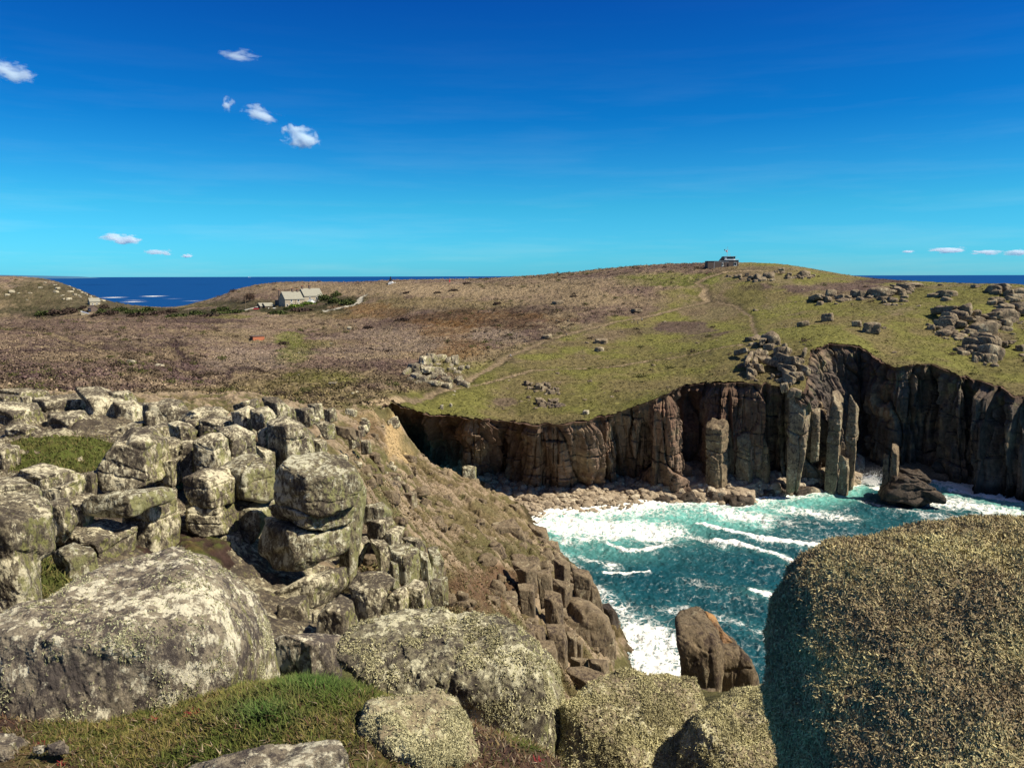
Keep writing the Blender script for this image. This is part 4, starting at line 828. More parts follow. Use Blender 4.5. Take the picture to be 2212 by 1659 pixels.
# sea stack in the gap, and its blocks
boulder('stout dark rock pinnacle rising in front of the water', [(1455, 1335), (1470, 1318), (1510, 1310), (1535, 1322), (1550, 1350), (1562, 1400), (1560, 1490), (1490, 1540), (1478, 1480)], 28, name='rock_pinnacle', cat='rock', m=M_CRAG, k=7, yaw=-20, depth=.9, p=12, cracks=2, vcr=1, cdepth=.035, drop=5, group='pinnacle in the gap')
boulder('orange-topped shoulder leaning on the right of the dark pinnacle', [(1530, 1372), (1562, 1362), (1590, 1382), (1618, 1425), (1638, 1460), (1620, 1520), (1540, 1520)], 28.3, name='rock_pinnacle', cat='rock', m=M_CRAG, k=7, yaw=-15, depth=.9, p=12, cracks=1, vcr=1, drop=5, group='pinnacle in the gap')
boulder('thin rib on the crest between pinnacle and shoulder', [(1522, 1318), (1545, 1330), (1562, 1365), (1585, 1388), (1560, 1420), (1530, 1400)], 29, name='rock_pinnacle', cat='rock', m=rock_mat('orange_granite', 1.2, (.34, .20, .10), (.18, .12, .08), (.42, .24, .10), DARK, .5, .4, .2), k=6, group='pinnacle in the gap')
boulder('small square block at the foot of the dark pinnacle', [(1495, 1490), (1545, 1485), (1550, 1520), (1500, 1525)], 24, m=M_CRAG, k=5, p=14, group='pinnacle in the gap', drop=2)

# brown crag over the water
GC = 'angular blocks of the brown crag above the water'
for i, (lb, pts, Y, kw) in enumerate([
  ('great smooth slab with a black overhang, lowest of the crag', [(1855, 215), (1930, 190), (2030, 225), (2150, 330), (2185, 480), (2190, 600), (2100, 620), (2080, 480), (1980, 330), (1880, 300)], 97, dict(k=7, yaw=-70, p=14, depth=.6, extra=[((.75, .1, .65), .45)])),
  ('dark rear wall under the overhang', [(1860, 240), (1960, 290), (2100, 430), (2110, 610), (1950, 620), (1880, 440)], 101, dict(yaw=-40)),
  ('tall squared block left of the overhang, upper', [(1735, 150), (1850, 180), (1868, 350), (1755, 365)], 88, dict(p=14)),
  ('leaning squared block left of the overhang, lower', [(1745, 370), (1870, 375), (1895, 570), (1795, 600)], 82, dict(p=14)),
  ('upright prism below the black overhang', [(1875, 420), (1940, 405), (1955, 560), (1890, 570)], 84, dict(p=16)),
  ('small prism right of the upright prism', [(1945, 465), (1985, 480), (1985, 570), (1950, 570)], 84, dict(p=16)),
  ('loose rectangular block below the overhang', [(2015, 590), (2140, 598), (2160, 660), (2030, 660)], 78, dict(p=16)),
  ('broad ramp of rock at the bottom of the crag', [(1880, 645), (1990, 640), (2145, 690), (2060, 830), (1890, 830)], 74, dict(k=6)),
  ('flat slab beside the loose rectangular block', [(1910, 580), (2020, 590), (2030, 640), (1900, 640)], 79, dict(p=14)),
  ('dark-sided cube half way up the crag', [(1555, 30), (1690, -5), (1700, 110), (1600, 110)], 90, dict(p=12)),
  ('tall split column at the top of the crag', [(1685, 40), (1780, 15), (1805, 170), (1720, 185)], 92, dict(p=12, vcr=1)),
  ('hunched block above the overhang', [(1790, 80), (1930, 120), (1910, 215), (1800, 190)], 100, dict(p=12)),
  ('jutting block on the sky side of the crag', [(1915, 20), (2025, 35), (2065, 140), (1990, 200), (1930, 140)], 108, dict(p=12)),
  ('narrow fin above the hunched block', [(1800, -40), (1900, -20), (1910, 80), (1810, 80)], 104, dict(p=14)),
  ('rounded shoulder at the seaward edge of the crag', [(2000, 60), (2070, 130), (2125, 240), (2090, 260), (1990, 170)], 108, dict(yaw=-60)),
  ('low brown skerry washed by foam below the crag', [(2100, 250), (2150, 240), (2215, 320), (2210, 350), (2130, 330)], 112, dict(m=M_WET)),
  ('seaward toe of the great slab', [(2130, 390), (2175, 400), (2200, 560), (2200, 640), (2130, 640)], 98, dict()),
  ('stepped block in shadow left of the crag', [(1600, 370), (1740, 380), (1760, 470), (1640, 470)], 76, dict(p=14)),
  ('slanting block under the stepped block', [(1640, 460), (1800, 480), (1840, 620), (1780, 640)], 74, dict(p=14)),
  ('pale cracked block beside the earth scar', [(1570, 120), (1680, 110), (1690, 250), (1600, 270)], 86, dict(p=12, vcr=1)),
  ('rubble block at the foot of the earth scar, left one', [(1380, 190), (1460, 200), (1470, 280), (1400, 290)], 74, dict(p=14)),
  ('rubble block at the foot of the earth scar, right one', [(1490, 240), (1570, 250), (1580, 330), (1500, 340)], 76, dict(p=14))]):
    kw.setdefault('m', M_CRAG); kw.setdefault('drop', 2.0); kw.setdefault('k', 6); Cq(lb, pts, Y, group=GC, cracks=1, cdepth=.03, rough=.7, **kw)
# upper edge of the crag towards the water
for lb, pts, Y in [('dark jointed block where the slope meets the water, upper', [(1170, 1165), (1205, 1170), (1215, 1215), (1180, 1220)], 143),
                   ('jointed block where the slope meets the water, lower', [(1195, 1190), (1255, 1230), (1260, 1275), (1205, 1260)], 134),
                   ('ribbed grey block inland of the jointed blocks', [(1105, 1205), (1165, 1200), (1175, 1280), (1115, 1270)], 112),
                   ('small cracked block above the ribbed grey block', [(1060, 1130), (1110, 1120), (1140, 1160), (1080, 1175)], 128),
                   ('wedge of rock on the bank above the water', [(1140, 1130), (1180, 1140), (1190, 1175), (1150, 1180)], 155),
                   ('ragged rock on the bank below the wedge', [(1220, 1235), (1290, 1280), (1300, 1320), (1240, 1310)], 122),
                   ('seaward point of the bank', [(1270, 1290), (1320, 1310), (1345, 1350), (1290, 1350)], 116)]:
    boulder(lb, pts, Y, m=M_CRAG, k=6, p=12, drop=2.5, group=GC, cracks=1, vcr=1, cdepth=.04)

# ------------------------------------------------------------------ pillars against the far cliff
GP = 'rock pillars at the foot of the far cliff'
def pillar(lb, pts, Y, m=M_OUT, **k):
    k.setdefault('cracks', 6); boulder(lb, pts, Y+1.6, m=m, name='rock_pillar', cat='rock pillar', group=GP, k=7, p=26, fit=False, chip=5, rough=1.25, yaw=k.pop('yaw', -35), drop=4.0, cdepth=.10, depth=k.pop('depth', .6), top=.97, **k)
pillar('left of the twin free-standing pillars before the dark recess', [(1787, 850), (1808, 846), (1822, 860), (1820, 950), (1818, 1036), (1782, 1036), (1782, 960)], 192)
pillar('right of the twin free-standing pillars before the dark recess', [(1826, 855), (1842, 852), (1855, 875), (1850, 950), (1852, 1030), (1822, 1036), (1826, 950)], 192.5)
pillar('broad pillar with a pointed head left of the black cave', [(1525, 930), (1542, 905), (1560, 900), (1572, 930), (1574, 1050), (1530, 1055)], 189, M_CRAG)
pillar('layered pillar of stacked blocks', [(1590, 940), (1604, 930), (1622, 940), (1626, 1045), (1592, 1050)], 190, M_CRAG, cracks=7)
pillar('pillar with a slanting top beside the stacked blocks', [(1628, 920), (1645, 945), (1660, 985), (1664, 1042), (1626, 1046)], 191.5, M_CRAG)
pillar('squat banded block in front of the pointed pillar', [(1532, 985), (1555, 982), (1562, 1000), (1562, 1050), (1534, 1052)], 187, M_CRAG, cracks=6)
pillar('slender column behind the stacked blocks', [(1572, 905), (1590, 905), (1590, 1040), (1574, 1040)], 193, M_CRAG)
pillar('long grey buttress column under the outcrop', [(1700, 870), (1735, 850), (1752, 880), (1745, 960), (1725, 1034), (1702, 1034)], 184, vcr=1, cracks=4)
pillar('shorter buttress column left of the recess', [(1752, 885), (1770, 880), (1772, 960), (1755, 965)], 187)
pillar('dark leaning slab at the foot of the twin pillars', [(1812, 990), (1830, 985), (1835, 1038), (1812, 1040)], 189, cracks=2)
pillar('needle of rock standing in the sea', [(1922, 962), (1938, 960), (1942, 985), (1942, 1050), (1918, 1060)], 182, M_CRAG, cracks=2)
pillar('shorter block joined to the left of the sea needle', [(1905, 985), (1920, 980), (1922, 1055), (1904, 1058)], 182.5, M_CRAG, cracks=1)
for lb, pts, Y in [('dark skerry below the sea needle', [(1898, 1050), (1932, 1012), (1950, 1016), (1985, 1034), (2020, 1050), (2046, 1072), (2050, 1082), (1985, 1082), (1905, 1070)], 181), ('ledge of rubble rock behind the skerry', [(1940, 1010), (1985, 1015), (2020, 1040), (1960, 1050)], 184),
                   ('low wet rock awash in the foam, left one', [(1580, 1094), (1600, 1090), (1622, 1094), (1610, 1100), (1584, 1100)], 181), ('low wet rock awash in the foam, right one', [(1606, 1108), (1630, 1106), (1640, 1112), (1620, 1117)], 177),
                   ('brown rock at the wave edge below the stacked blocks', [(1560, 1072), (1590, 1062), (1600, 1080), (1570, 1084)], 184)]:
    boulder(lb, pts, Y, name='sea_rock', cat='rock', m=M_WET, k=6, p=24, fit=True, chip=9, rough=1.7, cracks=3, cdepth=.09, drop=1.0, group='rocks awash below the cliff')

# ------------------------------------------------------------------ carns and loose stones on the headland
BL = []
for i in range(10):
    rg = np.random.default_rng(900+i); v, f = ico(4)
    pl = [(unit(a), h) for a, h in (((1, .1, .05), .9), ((-1, .15, .1), .95), ((.1, 1, 0), .9), ((0, -1, .12), .9), ((.12, 0, 1), .8), ((0, .1, -1), .95))]
    for _ in range(4): pl.append((unit(rg.normal(size=3)), rg.uniform(.95, 1.2)))
    X = v*star(v, pl, 9 if i < 6 else 6)[:, None]; cr_ = [(unit([.05, .1, 1]), rg.uniform(-.4, .4), .06, 1.0), (unit([1, .1, .1]), rg.uniform(-.4, .4), .05, .8)]
    X = displace(X, 1.0, 950+i*13, 1.2, cr_, .09); BL.append((X, f))
_bm = {}
def block_mesh(i, m, name):
    key = (i, m.name, name)
    if key not in _bm: _bm[key] = mesh(name, *BL[i], m)
    return _bm[key]
def block(name, c, sx, sy, sz, m, label, cat, group, rg, tilt=.15):
    o = link(name, block_mesh(int(rg.integers(0, 10)), m, name), loc=tuple(c), rot=(rg.uniform(-tilt, tilt), rg.uniform(-tilt, tilt), rg.uniform(-.5, .5)+(math.pi if rg.random() < .5 else 0)), label=label, cat=cat, group=group)
    o.scale = (sx, sy, sz); return o
def carn(label, group, specs, m=M_OUT, seed=1):
    rg = np.random.default_rng(seed)
    for (u0, u1, v0, v1, n_, bw, bh) in specs:
        base = hit((u0+u1)/2, v1)[1]
        cols = max(1, round((u1-u0)/(bw*1.0))); rows = max(1, round((v1-v0)/(bh*.9))); spots = [(i+rg.uniform(-.3, .3)+.5*(j % 2), j+rg.uniform(-.25, .25)) for j in range(rows) for i in range(cols)]
        if n_ < len(spots): spots = [spots[k] for k in rg.choice(len(spots), n_, replace=False)]
        for i, j in spots:
            u = u0+(u1-u0)*(i+.5+rg.uniform(-.3, .3))/cols; v = v0+(v1-v0)*(j+.5+rg.uniform(-.25, .25))/rows
            g = hit(u, v); y = min(g[1], base+(g[1]-base)*.62+.5); c = at(u, v, y); s = y/F
            k_ = math.exp(rg.normal()*.34); w_ = bw*s*.49*k_*rg.uniform(.75, 1.35); h_ = bh*s*.62*k_*rg.uniform(.75, 1.5)
            block('outcrop_block', c-np.array([0, 0, h_*.3]), w_, max(w_*.9, (g[1]-y)*.5), h_, m, label, 'rock', group, rg, .26)
carn('rounded block of the carn beside the footpath on the green shelf', 'carn beside the footpath',
     [(905, 935, 770, 800, 4, 17, 18), (930, 962, 770, 790, 5, 15, 12), (958, 985, 772, 800, 4, 15, 14), (875, 905, 800, 832, 6, 15, 13), (890, 930, 790, 832, 10, 15, 12), (935, 965, 795, 815, 4, 15, 11), (970, 1000, 790, 812, 3, 16, 12), (935, 1000, 815, 835, 7, 17, 12)], rock_mat('pale_carn_granite', .9, (.30, .26, .18), (.14, .12, .09), PALE, DARK, .5, .5, .3), 21)
carn('block of the low carn on the grass above the cliff', 'low carn above the cliff',
     [(1130, 1165, 822, 845, 5, 13, 11), (1155, 1175, 822, 850, 6, 11, 12), (1170, 1208, 828, 856, 8, 14, 13), (1185, 1210, 836, 858, 3, 14, 20), (1130, 1160, 855, 868, 3, 12, 9), (1155, 1210, 862, 884, 12, 14, 9)], M_OUT, 22)
carn('jointed block of the outcrop on the cliff edge', 'outcrop on the cliff edge',
     [(1605, 1650, 725, 748, 7, 18, 12), (1640, 1682, 728, 772, 8, 18, 15), (1598, 1650, 752, 795, 14, 15, 14), (1608, 1632, 770, 828, 8, 13, 16), (1634, 1660, 770, 800, 4, 16, 12), (1665, 1712, 745, 790, 8, 20, 24), (1690, 1722, 772, 850, 14, 17, 14), (1660, 1690, 775, 830, 6, 15, 15), (1715, 1745, 752, 800, 4, 15, 18)], M_OUT, 23)
carn('rock of the broken crest below the lookout', 'broken crest below the lookout',
     [(1570, 1592, 594, 602, 3, 10, 6), (1592, 1622, 590, 606, 6, 12, 9), (1618, 1668, 594, 610, 12, 13, 11), (1668, 1690, 579, 590, 3, 14, 8), (1690, 1745, 590, 606, 12, 12, 10), (1735, 1768, 591, 601, 5, 14, 6)], M_OUT, 24)
carn('angular rock of the scattered crags on the upper slope', 'scattered crags on the upper slope',
     [(1762, 1800, 640, 665, 7, 16, 12), (1793, 1810, 628, 648, 3, 14, 11), (1838, 1900, 628, 650, 12, 20, 14), (1888, 1945, 622, 655, 12, 22, 16), (1925, 1960, 612, 640, 5, 15, 9), (1900, 1950, 648, 662, 6, 16, 10), (1798, 1830, 636, 656, 4, 14, 9)], M_OUT, 25)
carn('dark jointed block of the great outcrop on the right-hand slope', 'great outcrop on the right-hand slope',
     [(2030, 2078, 663, 730, 20, 19, 16), (2078, 2112, 672, 712, 9, 19, 14), (2012, 2052, 632, 652, 4, 26, 14), (2000, 2032, 700, 722, 7, 13, 10), (2090, 2135, 705, 732, 7, 22, 15), (2125, 2175, 675, 722, 14, 18, 15), (2165, 2212, 655, 700, 10, 20, 17)], M_OUT, 26)
carn('block of the columned outcrop below the great outcrop', 'columned outcrop on the right-hand slope',
     [(2090, 2112, 728, 792, 6, 15, 20), (2112, 2145, 728, 798, 10, 16, 20), (2062, 2092, 745, 770, 4, 16, 14), (2060, 2130, 724, 740, 5, 18, 10)], M_OUT, 27)
carn('rock on the right-hand skyline against the sea', 'rocks on the right-hand skyline',
     [(2130, 2172, 617, 650, 9, 17, 11), (2172, 2230, 625, 655, 10, 18, 12), (2140, 2200, 648, 668, 6, 20, 12), (2150, 2212, 735, 770, 6, 18, 12)], M_OUT, 28)
# loose stones: hand-placed ones first
rg = np.random.default_rng(77)
M_PALE = rock_mat('pale_stone', 1.0, (.42, .38, .28), (.22, .19, .14), PALE, DARK, .6, .35, .1)
def stone(label, u, v, wpx, hpx, m=M_OUT, group=None):
    g = hit(u, v+hpx*.4); y = g[1]; s = y/F; c = at(u, v, y); return block('boulder', c, wpx*s*.5, wpx*s*.45, hpx*s*.55, m, label, 'boulder', group, rg)
for a in [('big round boulder alone on the right-hand slope', 1882, 708, 36, 26), ('square boulder upslope of the big round boulder', 1850, 700, 20, 16), ('rounded block pair below the scattered crags', 1787, 686, 26, 20),
          ('grey boulder low on the middle of the right-hand slope', 1735, 700, 24, 14), ('dark flat boulder by the upper footpath', 1298, 737, 28, 12, M_OUT), ('flat boulder under the dark flat one by the footpath', 1296, 755, 20, 12),
          ('dark boulder touching the footpath', 1181, 728, 20, 12), ('flat-topped boulder high on the heath', 1376, 671, 24, 9), ('pale boulder on the straw-coloured heath', 1205, 654, 24, 10),
          ('lone pale boulder on the grass below the low carn', 1010+0, 793, 11, 8, M_PALE), ('single boulder near the cliff edge', 1265-0, 903-12, 16, 11, M_PALE),
          ('pale stone in the heath left of the straw slope', 755, 709, 9, 7, M_PALE), ('upright pale stone standing at the cliff top, left one', 954, 880, 8, 13, M_PALE), ('upright pale stone standing at the cliff top, middle one', 974, 876, 6, 10, M_PALE),
          ('pale boulder alone in the purple heath at left', 285, 782, 22, 10, M_PALE), ('smaller pale stone beside the heath path at left', 345, 791, 20, 9, M_PALE), ('white stone low in the purple heath', 70, 819, 12, 5, M_PALE), ('white slab at the edge of the grassy strip', 720, 828, 18, 6, M_PALE),
          ('dark pyramid stone beside the worn path', 1544+74, 605, 8, 7), ('dark boulder on the right-hand skyline', 2108, 619, 20, 7), ('wide flat rock on the skyline right of the scattered crags', 1975, 616, 40, 9), ('small dark rock on the skyline', 2031, 616, 9, 6)]:
    stone(*a)
def scatter(label, group, n_, box, lo, hi, m, seed):
    g_ = np.random.default_rng(seed); k = 0
    while k < n_:
        u = g_.uniform(box[0], box[1]); v = g_.uniform(box[2], box[3]); g = hit(u, v)
        if not (150 < g[1] < 640) or g[1] < y_edge(g[0]/g[1])+2: continue
        s = g[1]/F; w_ = (lo+(hi-lo)*g_.random()**2.2)*s*.5; block('stone', g+np.array([0, 0, w_*.15]), w_, w_*.8, w_*g_.uniform(.45, .75), m, label, 'stone', group, g_, .3); k += 1
scatter('small grey stone lying on the green slope above the cliff', 'stones on the green slope', 46, (1050, 1560, 690, 890), 4, 11, M_OUT, 31)
scatter('small grey stone lying on the right-hand slope', 'stones on the right-hand slope', 60, (1600, 2212, 625, 770), 4, 13, M_OUT, 32)
scatter('small pale stone in the brown heath', 'stones in the heath', 34, (1050, 1500, 590, 700), 3, 9, M_OUT, 33)
scatter('pale stone on the near heath', 'stones on the near heath', 14, (500, 1000, 700, 860), 4, 9, M_PALE, 34)
scatter('pale boulder on the dark hill across the valley', 'boulders on the far hill', 6, (10, 60, 615, 650), 6, 12, M_PALE, 35)
gh = 'boulders on the far hill'
for u, v, w_, h_ in ((120, 617, 7, 4), (124, 624, 11, 7), (121, 631, 13, 6), (135, 639, 9, 4), (137, 647, 7, 5), (150, 647, 12, 8), (150, 619, 6, 3), (158, 626, 7, 6), (152, 631, 14, 5), (161, 638, 10, 7), (171, 639, 6, 4), (173, 642, 7, 4), (170, 628, 9, 5), (177, 633, 7, 5), (183, 635, 8, 5), (187, 638, 6, 5), (195, 641, 6, 4), (197, 644, 6, 4), (222, 650, 12, 4), (98, 611, 6, 3), (88, 622, 9, 4), (66, 634, 8, 4)):
    g = hit(u, v, y0=450); s = g[1]/F; block('boulder', g, w_*s*.5, w_*s*.4, h_*s*.6, M_PALE, 'pale boulder on the dark hill across the valley', 'boulder', gh, rg)
# small rocks poking through the brown slope
def scatter_near(label, group, n_, poly_box, lo, hi, m, seed):
    g_ = np.random.default_rng(seed); k = 0
    while k < n_:
        u = g_.uniform(*poly_box[:2]); v = g_.uniform(*poly_box[2:]); g = hit(u, v, TN, 34, 185)
        if g[1] > 180 or g[2] < 1.0 or fbm(np.array([[u*.02, v*.02, seed]]), 2, 5)[0] < -.15: continue
        s = g[1]/F; w_ = (lo+(hi-lo)*g_.random()**2.5)*s*.5; block('slope_rock', g+np.array([0, 0, w_*.1]), w_, w_*.8, w_*g_.uniform(.5, 1.0), m, label, 'rock', group, g_, .4); k += 1
scatter_near('rock poking through the brown slope', 'rocks on the brown slope', 210, (760, 1250, 920, 1320), 7, 44, M_CRAG, 41)
scatter_near('pale rock in the grass below the ridge', 'rocks below the ridge', 40, (680, 860, 890, 1080), 8, 34, M_ROCK, 42)
scatter_near('broken rock on the steep bank over the water', 'rocks on the bank over the water', 80, (1120, 1360, 1120, 1430), 9, 44, M_CRAG, 43)

# ------------------------------------------------------------------ shingle: the largest cobbles one by one, the rest together
g_ = np.random.default_rng(55); spots = []
while len(spots) < 3400:
    a = g_.uniform(-.115, .46); i = (a+.13)/.93*419; i0 = int(i); t_ = g_.uniform(-.18, 1.25)
    U0 = CU+F*a
    if t_ < 0 and g_.random() < .6: continue
    yw_ = np.interp(a, ab, yw); yf_ = np.interp(a, ab, yf); y = yw_+(yf_-yw_)*t_ if t_ > 0 else yw_+22*t_
    z = 2.2*min(t_, 1)**.8 if t_ > 0 else 6*t_; z += float(ss(1150, 950, U0))*6.0*max(min(t_, 1.6), 0)
    big = 1.0+1.0*float(ss(1400, 1500, U0)); r_ = (.45+1.2*g_.random()**3.5)*big*.66
    spots.append((r_, a*y, y, max(z, -.1)+r_*.25))
spots.sort(reverse=True)
for r_, x, y, z in spots[:300]:
    block('beach_cobble', (x, y, z), r_*1.25, r_, r_*.8, M_COB if z > .5 else M_WET, 'big cobble on the shingle at the foot of the far cliff', 'cobble', 'cobbles at the cliff foot', g_, .5)
v3, f3 = ico(2); Vs, Fs = [], []
for i, (r_, x, y, z) in enumerate(spots[300:]):
    pl = [(unit(g_.normal(size=3)), g_.uniform(.7, 1.0)) for _ in range(9)]
    X = v3*star(v3, pl, 8)[:, None]; X = X*np.minimum(1.4, np.linalg.norm(X, axis=1))[:, None]/np.linalg.norm(X, axis=1)[:, None]
    Vs.append(X*np.array([r_*1.25, r_, r_*.8])+np.array([x, y, z])); Fs.append(f3+i*len(v3))
link('shingle', mesh('shingle', np.vstack(Vs), np.vstack(Fs), M_COB, smooth=False), kind='stuff', label='grey shingle of small stones under the far cliff', cat='shingle')
# ------------------------------------------------------------------ buildings
class MB:
    def __init__(s): s.v = []; s.f = []
    def box(s, x0, x1, y0, y1, z0, z1):
        b = len(s.v); s.v += [(x, y, z) for z in (z0, z1) for y in (y0, y1) for x in (x0, x1)]
        s.f += [tuple(b+i for i in q) for q in ((0, 2, 3, 1), (4, 5, 7, 6), (0, 1, 5, 4), (2, 6, 7, 3), (0, 4, 6, 2), (1, 3, 7, 5))]; return s
    def prism(s, poly, y0, y1, axis='y'):       # poly in (x, z) swept along y, or in (y, z) swept along x
        b = len(s.v); n_ = len(poly)
        for y in (y0, y1): s.v += [((p[0], y, p[1]) if axis == 'y' else (y, p[0], p[1])) for p in poly]
        s.f += [tuple(range(b, b+n_)), tuple(range(b+2*n_-1, b+n_-1, -1))]
        s.f += [(b+i, b+n_+i, b+n_+(i+1) % n_, b+(i+1) % n_) for i in range(n_)]; return s
    def tube(s, p, q, r0, r1=None, k=8):
        r1 = r0 if r1 is None else r1; p = Vector(p); q = Vector(q); d = (q-p).normalized(); a = d.orthogonal().normalized(); c = d.cross(a); b = len(s.v)
        for o_, r_ in ((p, r0), (q, r1)): s.v += [tuple(o_+(a*math.cos(t)+c*math.sin(t))*r_) for t in [2*math.pi*i/k for i in range(k)]]
        s.f += [(b+i, b+(i+1) % k, b+k+(i+1) % k, b+k+i) for i in range(k)]+[tuple(range(b+k-1, b-1, -1)), tuple(range(b+k, b+2*k))]; return s
    def build(s, name, m, parent=None, **k):
        me = D.meshes.new(name); me.from_pydata(s.v, [], s.f); bm = bmesh.new(); bm.from_mesh(me); bmesh.ops.recalc_face_normals(bm, faces=bm.faces); bm.to_mesh(me); bm.free()
        me.materials.append(m); return link(name, me, parent, **k)
def empty(name, loc, rz, label, cat, group=None):
    return link(name, None, loc=tuple(loc), rot=(0, 0, rz), label=label, cat=cat, group=group)
M_STONE = plain('granite_masonry', (.33, .29, .22), .9, .35, 2.5); M_SLATE = plain('pale_slate', (.25, .245, .20), .75, .25, 1.2); M_WHITE = plain('white_paint', (.80, .80, .76), .6, .06)
M_GLASS = plain('dark_glass', (.03, .035, .04), .15, .2); M_DSTONE = plain('dark_masonry', (.13, .10, .085), .9, .35, 2.5); M_RENDER = plain('pale_render', (.40, .36, .26), .85, .12)
M_BRICK = plain('orange_brick', (.42, .15, .08), .9, .25, 6); M_BLACK = plain('black_paint', (.02, .02, .022), .6, .2); M_RED = plain('red_paint', (.45, .04, .05), .6, .15)
M_WOOD = plain('weathered_wood', (.20, .15, .10), .9, .3, 4); M_SHEET = plain('grey_cladding', (.42, .46, .48), .5, .1); M_BLUE = plain('blue_panel', (.06, .14, .42), .35, .15)
def window(parent, x, z, w_, h_, y=0.0):
    f = MB().box(x-w_/2-.12, x+w_/2+.12, y-.10, y-.003, z-.12, z+h_+.12).build('window', M_WHITE, parent)
    MB().box(x-w_/2, x+w_/2, y-.13, y-.103, z, z+h_).build('pane', M_GLASS, f); MB().box(x-w_/2-.25, x+w_/2+.25, y-.22, y-.004, z-.26, z-.124).build('sill', M_WHITE, f); return f
def chimney(parent, x, y, z0, z1, m=M_DSTONE):
    c = MB().box(x-.55, x+.55, y-.4, y+.4, z0, z1).box(x-.65, x+.65, y-.5, y+.5, z1+.002, z1+.2).build('chimney', m, parent)
    MB().tube((x-.25, y, z1+.2), (x-.25, y, z1+.65), .14).tube((x+.25, y, z1+.2), (x+.25, y, z1+.65), .14).build('chimney_pot', M_BRICK, c)
def cottage(name, loc, rz, L, Dp, he, hr, label, wall, roof, wins, door=None, base=-1.2):
    e = empty(name, loc, rz, label, 'house'); m_ = Dp/2
    MB().prism([(0, base), (Dp, base), (Dp, he), (m_, hr), (0, he)], 0, L, 'x').build('wall', wall, e)
    sl_ = (hr-he)/m_; o_ = .35
    MB().prism([(-o_, he-o_*sl_+.05), (m_, hr+.05), (m_, hr+.25), (-o_, he-o_*sl_+.25)], -.25, L+.25, 'x').prism([(m_+.001, hr+.05), (Dp+o_, he-o_*sl_+.05), (Dp+o_, he-o_*sl_+.25), (m_+.001, hr+.25)], -.25, L+.25, 'x').build('roof', roof, e)
    for x, z, w_, h_ in wins: window(e, x, z, w_, h_)
    if door:
        d_ = MB().box(door[0]-.5, door[0]+.5, -.08, -.003, 0, 2.1).build('door', M_WHITE, e); MB().box(door[0]+.3, door[0]+.4, -.14, -.081, 1, 1.08).build('handle', M_BLACK, d_)
    return e
cA = at(616.3, 664.5, 450.0); rz = R(45)
hA = cottage('stone_house', cA, rz, 12.6, 7.3, 4.9, 8.9, 'nearer grey stone house with dark gable end and pale slate roof', M_STONE, M_SLATE,
             [(4.0, 3.2, .9, 1.1), (8.6, 3.2, .9, 1.1), (1.3, 1.1, .8, .9), (4.2, .7, 1.1, 1.5), (11.6, 1.2, .8, .9)], (9.1,))
chimney(hA, 7.0, 3.65, 8.3, 10.6); chimney(hA, 10.1, 3.65, 8.3, 10.1); chimney(hA, .7, 7.9, 3, 9.6)
MB().box(0.2, 6.5, 7.31, 12.5, -1.2, 4.0).box(0, 6.7, 7.32, 12.7, 4.002, 4.15).build('rear_wing', M_DSTONE, hA)
MB().box(6.62, 6.74, -.12, -.004, 0, 4.8).build('drainpipe', M_BLACK, hA)
cB = cA+np.array([math.cos(rz), math.sin(rz), 0])*12.65+np.array([0, 0, .6])
hB = cottage('stone_house', cB, rz, 12.4, 7.6, 5.9, 10.0, 'further and taller grey stone house with white glazed porch', M_STONE, M_SLATE,
             [(3.6, 3.9, .9, 1.1), (8.2, 3.9, 1.0, 1.1), (8.4, 1.3, .9, 1.0), (11.0, 1.3, .7, .9)])
chimney(hB, 5.8, 3.8, 9.4, 11.8); chimney(hB, 0.9, 3.8, 9.4, 11.2)
pr = MB().prism([(1.6, -.8), (5.2, -.8), (5.2, 2.3), (3.4, 3.7), (1.6, 2.3)], -3.4, -.01).build('porch', M_WHITE, hB)
for i in range(3): MB().box(1.95+i*1.1, 2.75+i*1.1, -3.46, -3.404, .5, 2.0).build('pane', M_GLASS, pr)
MB().prism([(1.3, 2.14), (3.4, 3.76), (5.5, 2.14), (5.5, 2.34), (3.4, 3.96), (1.3, 2.34)], -3.6, -.012).build('porch_roof', M_SHEET, hB)
for lab, u, v, sx in (('dark gabled garage nearest the big house', 577, 671, 4.4), ('small gabled shed at the left end of the yard, beside the red car', 566.5, 671.2, 4.2)):
    c = at(u-4, v, 450.5); e = empty('garage', c, rz, lab, 'garage'); MB().prism([(0, -1), (sx, -1), (sx, 2.6), (sx/2, 4.2), (0, 2.6)], 0, 5.5, 'x').build('wall', M_DSTONE, e)
    MB().prism([(-.3, 2.42), (sx/2, 4.25), (sx+.3, 2.42), (sx+.3, 2.6), (sx/2, 4.43), (-.3, 2.6)], -.2, 5.7, 'x').build('roof', M_SLATE, e); MB().box(-.08, -.003, .8, 3.2, -.4, 1.9).build('garage_door', M_BLACK, e)
c = at(581, 671.5, 445); e = empty('flat_roofed_store', c, R(20), 'low flat-roofed store with pale roof in front of the garages', 'shed')
MB().box(0, 6.8, 0, 3, -1, 1.25).build('wall', M_RENDER, e); MB().box(-.3, 7.1, -.3, 3.3, 1.252, 1.5).build('roof', M_WHITE, e)
c0 = at(524.5, 673, 447); c1_ = at(557, 666, 451); dv = c1_-c0; LL = float(np.linalg.norm(dv[:2]))
e = empty('yard_wall', c0, math.atan2(dv[1], dv[0]), 'sandy rendered wall round the house yard', 'wall'); MB().prism([(0, -1.5), (LL, -1.5+dv[2]), (LL, .9+dv[2]), (0, .5)], 0, .4).build('wall_face', M_RENDER, e); MB().prism([(-.05, .502), (LL, .902+dv[2]), (LL, 1.02+dv[2]), (-.05, .62)], -.05, .45).build('coping', M_WHITE, e)
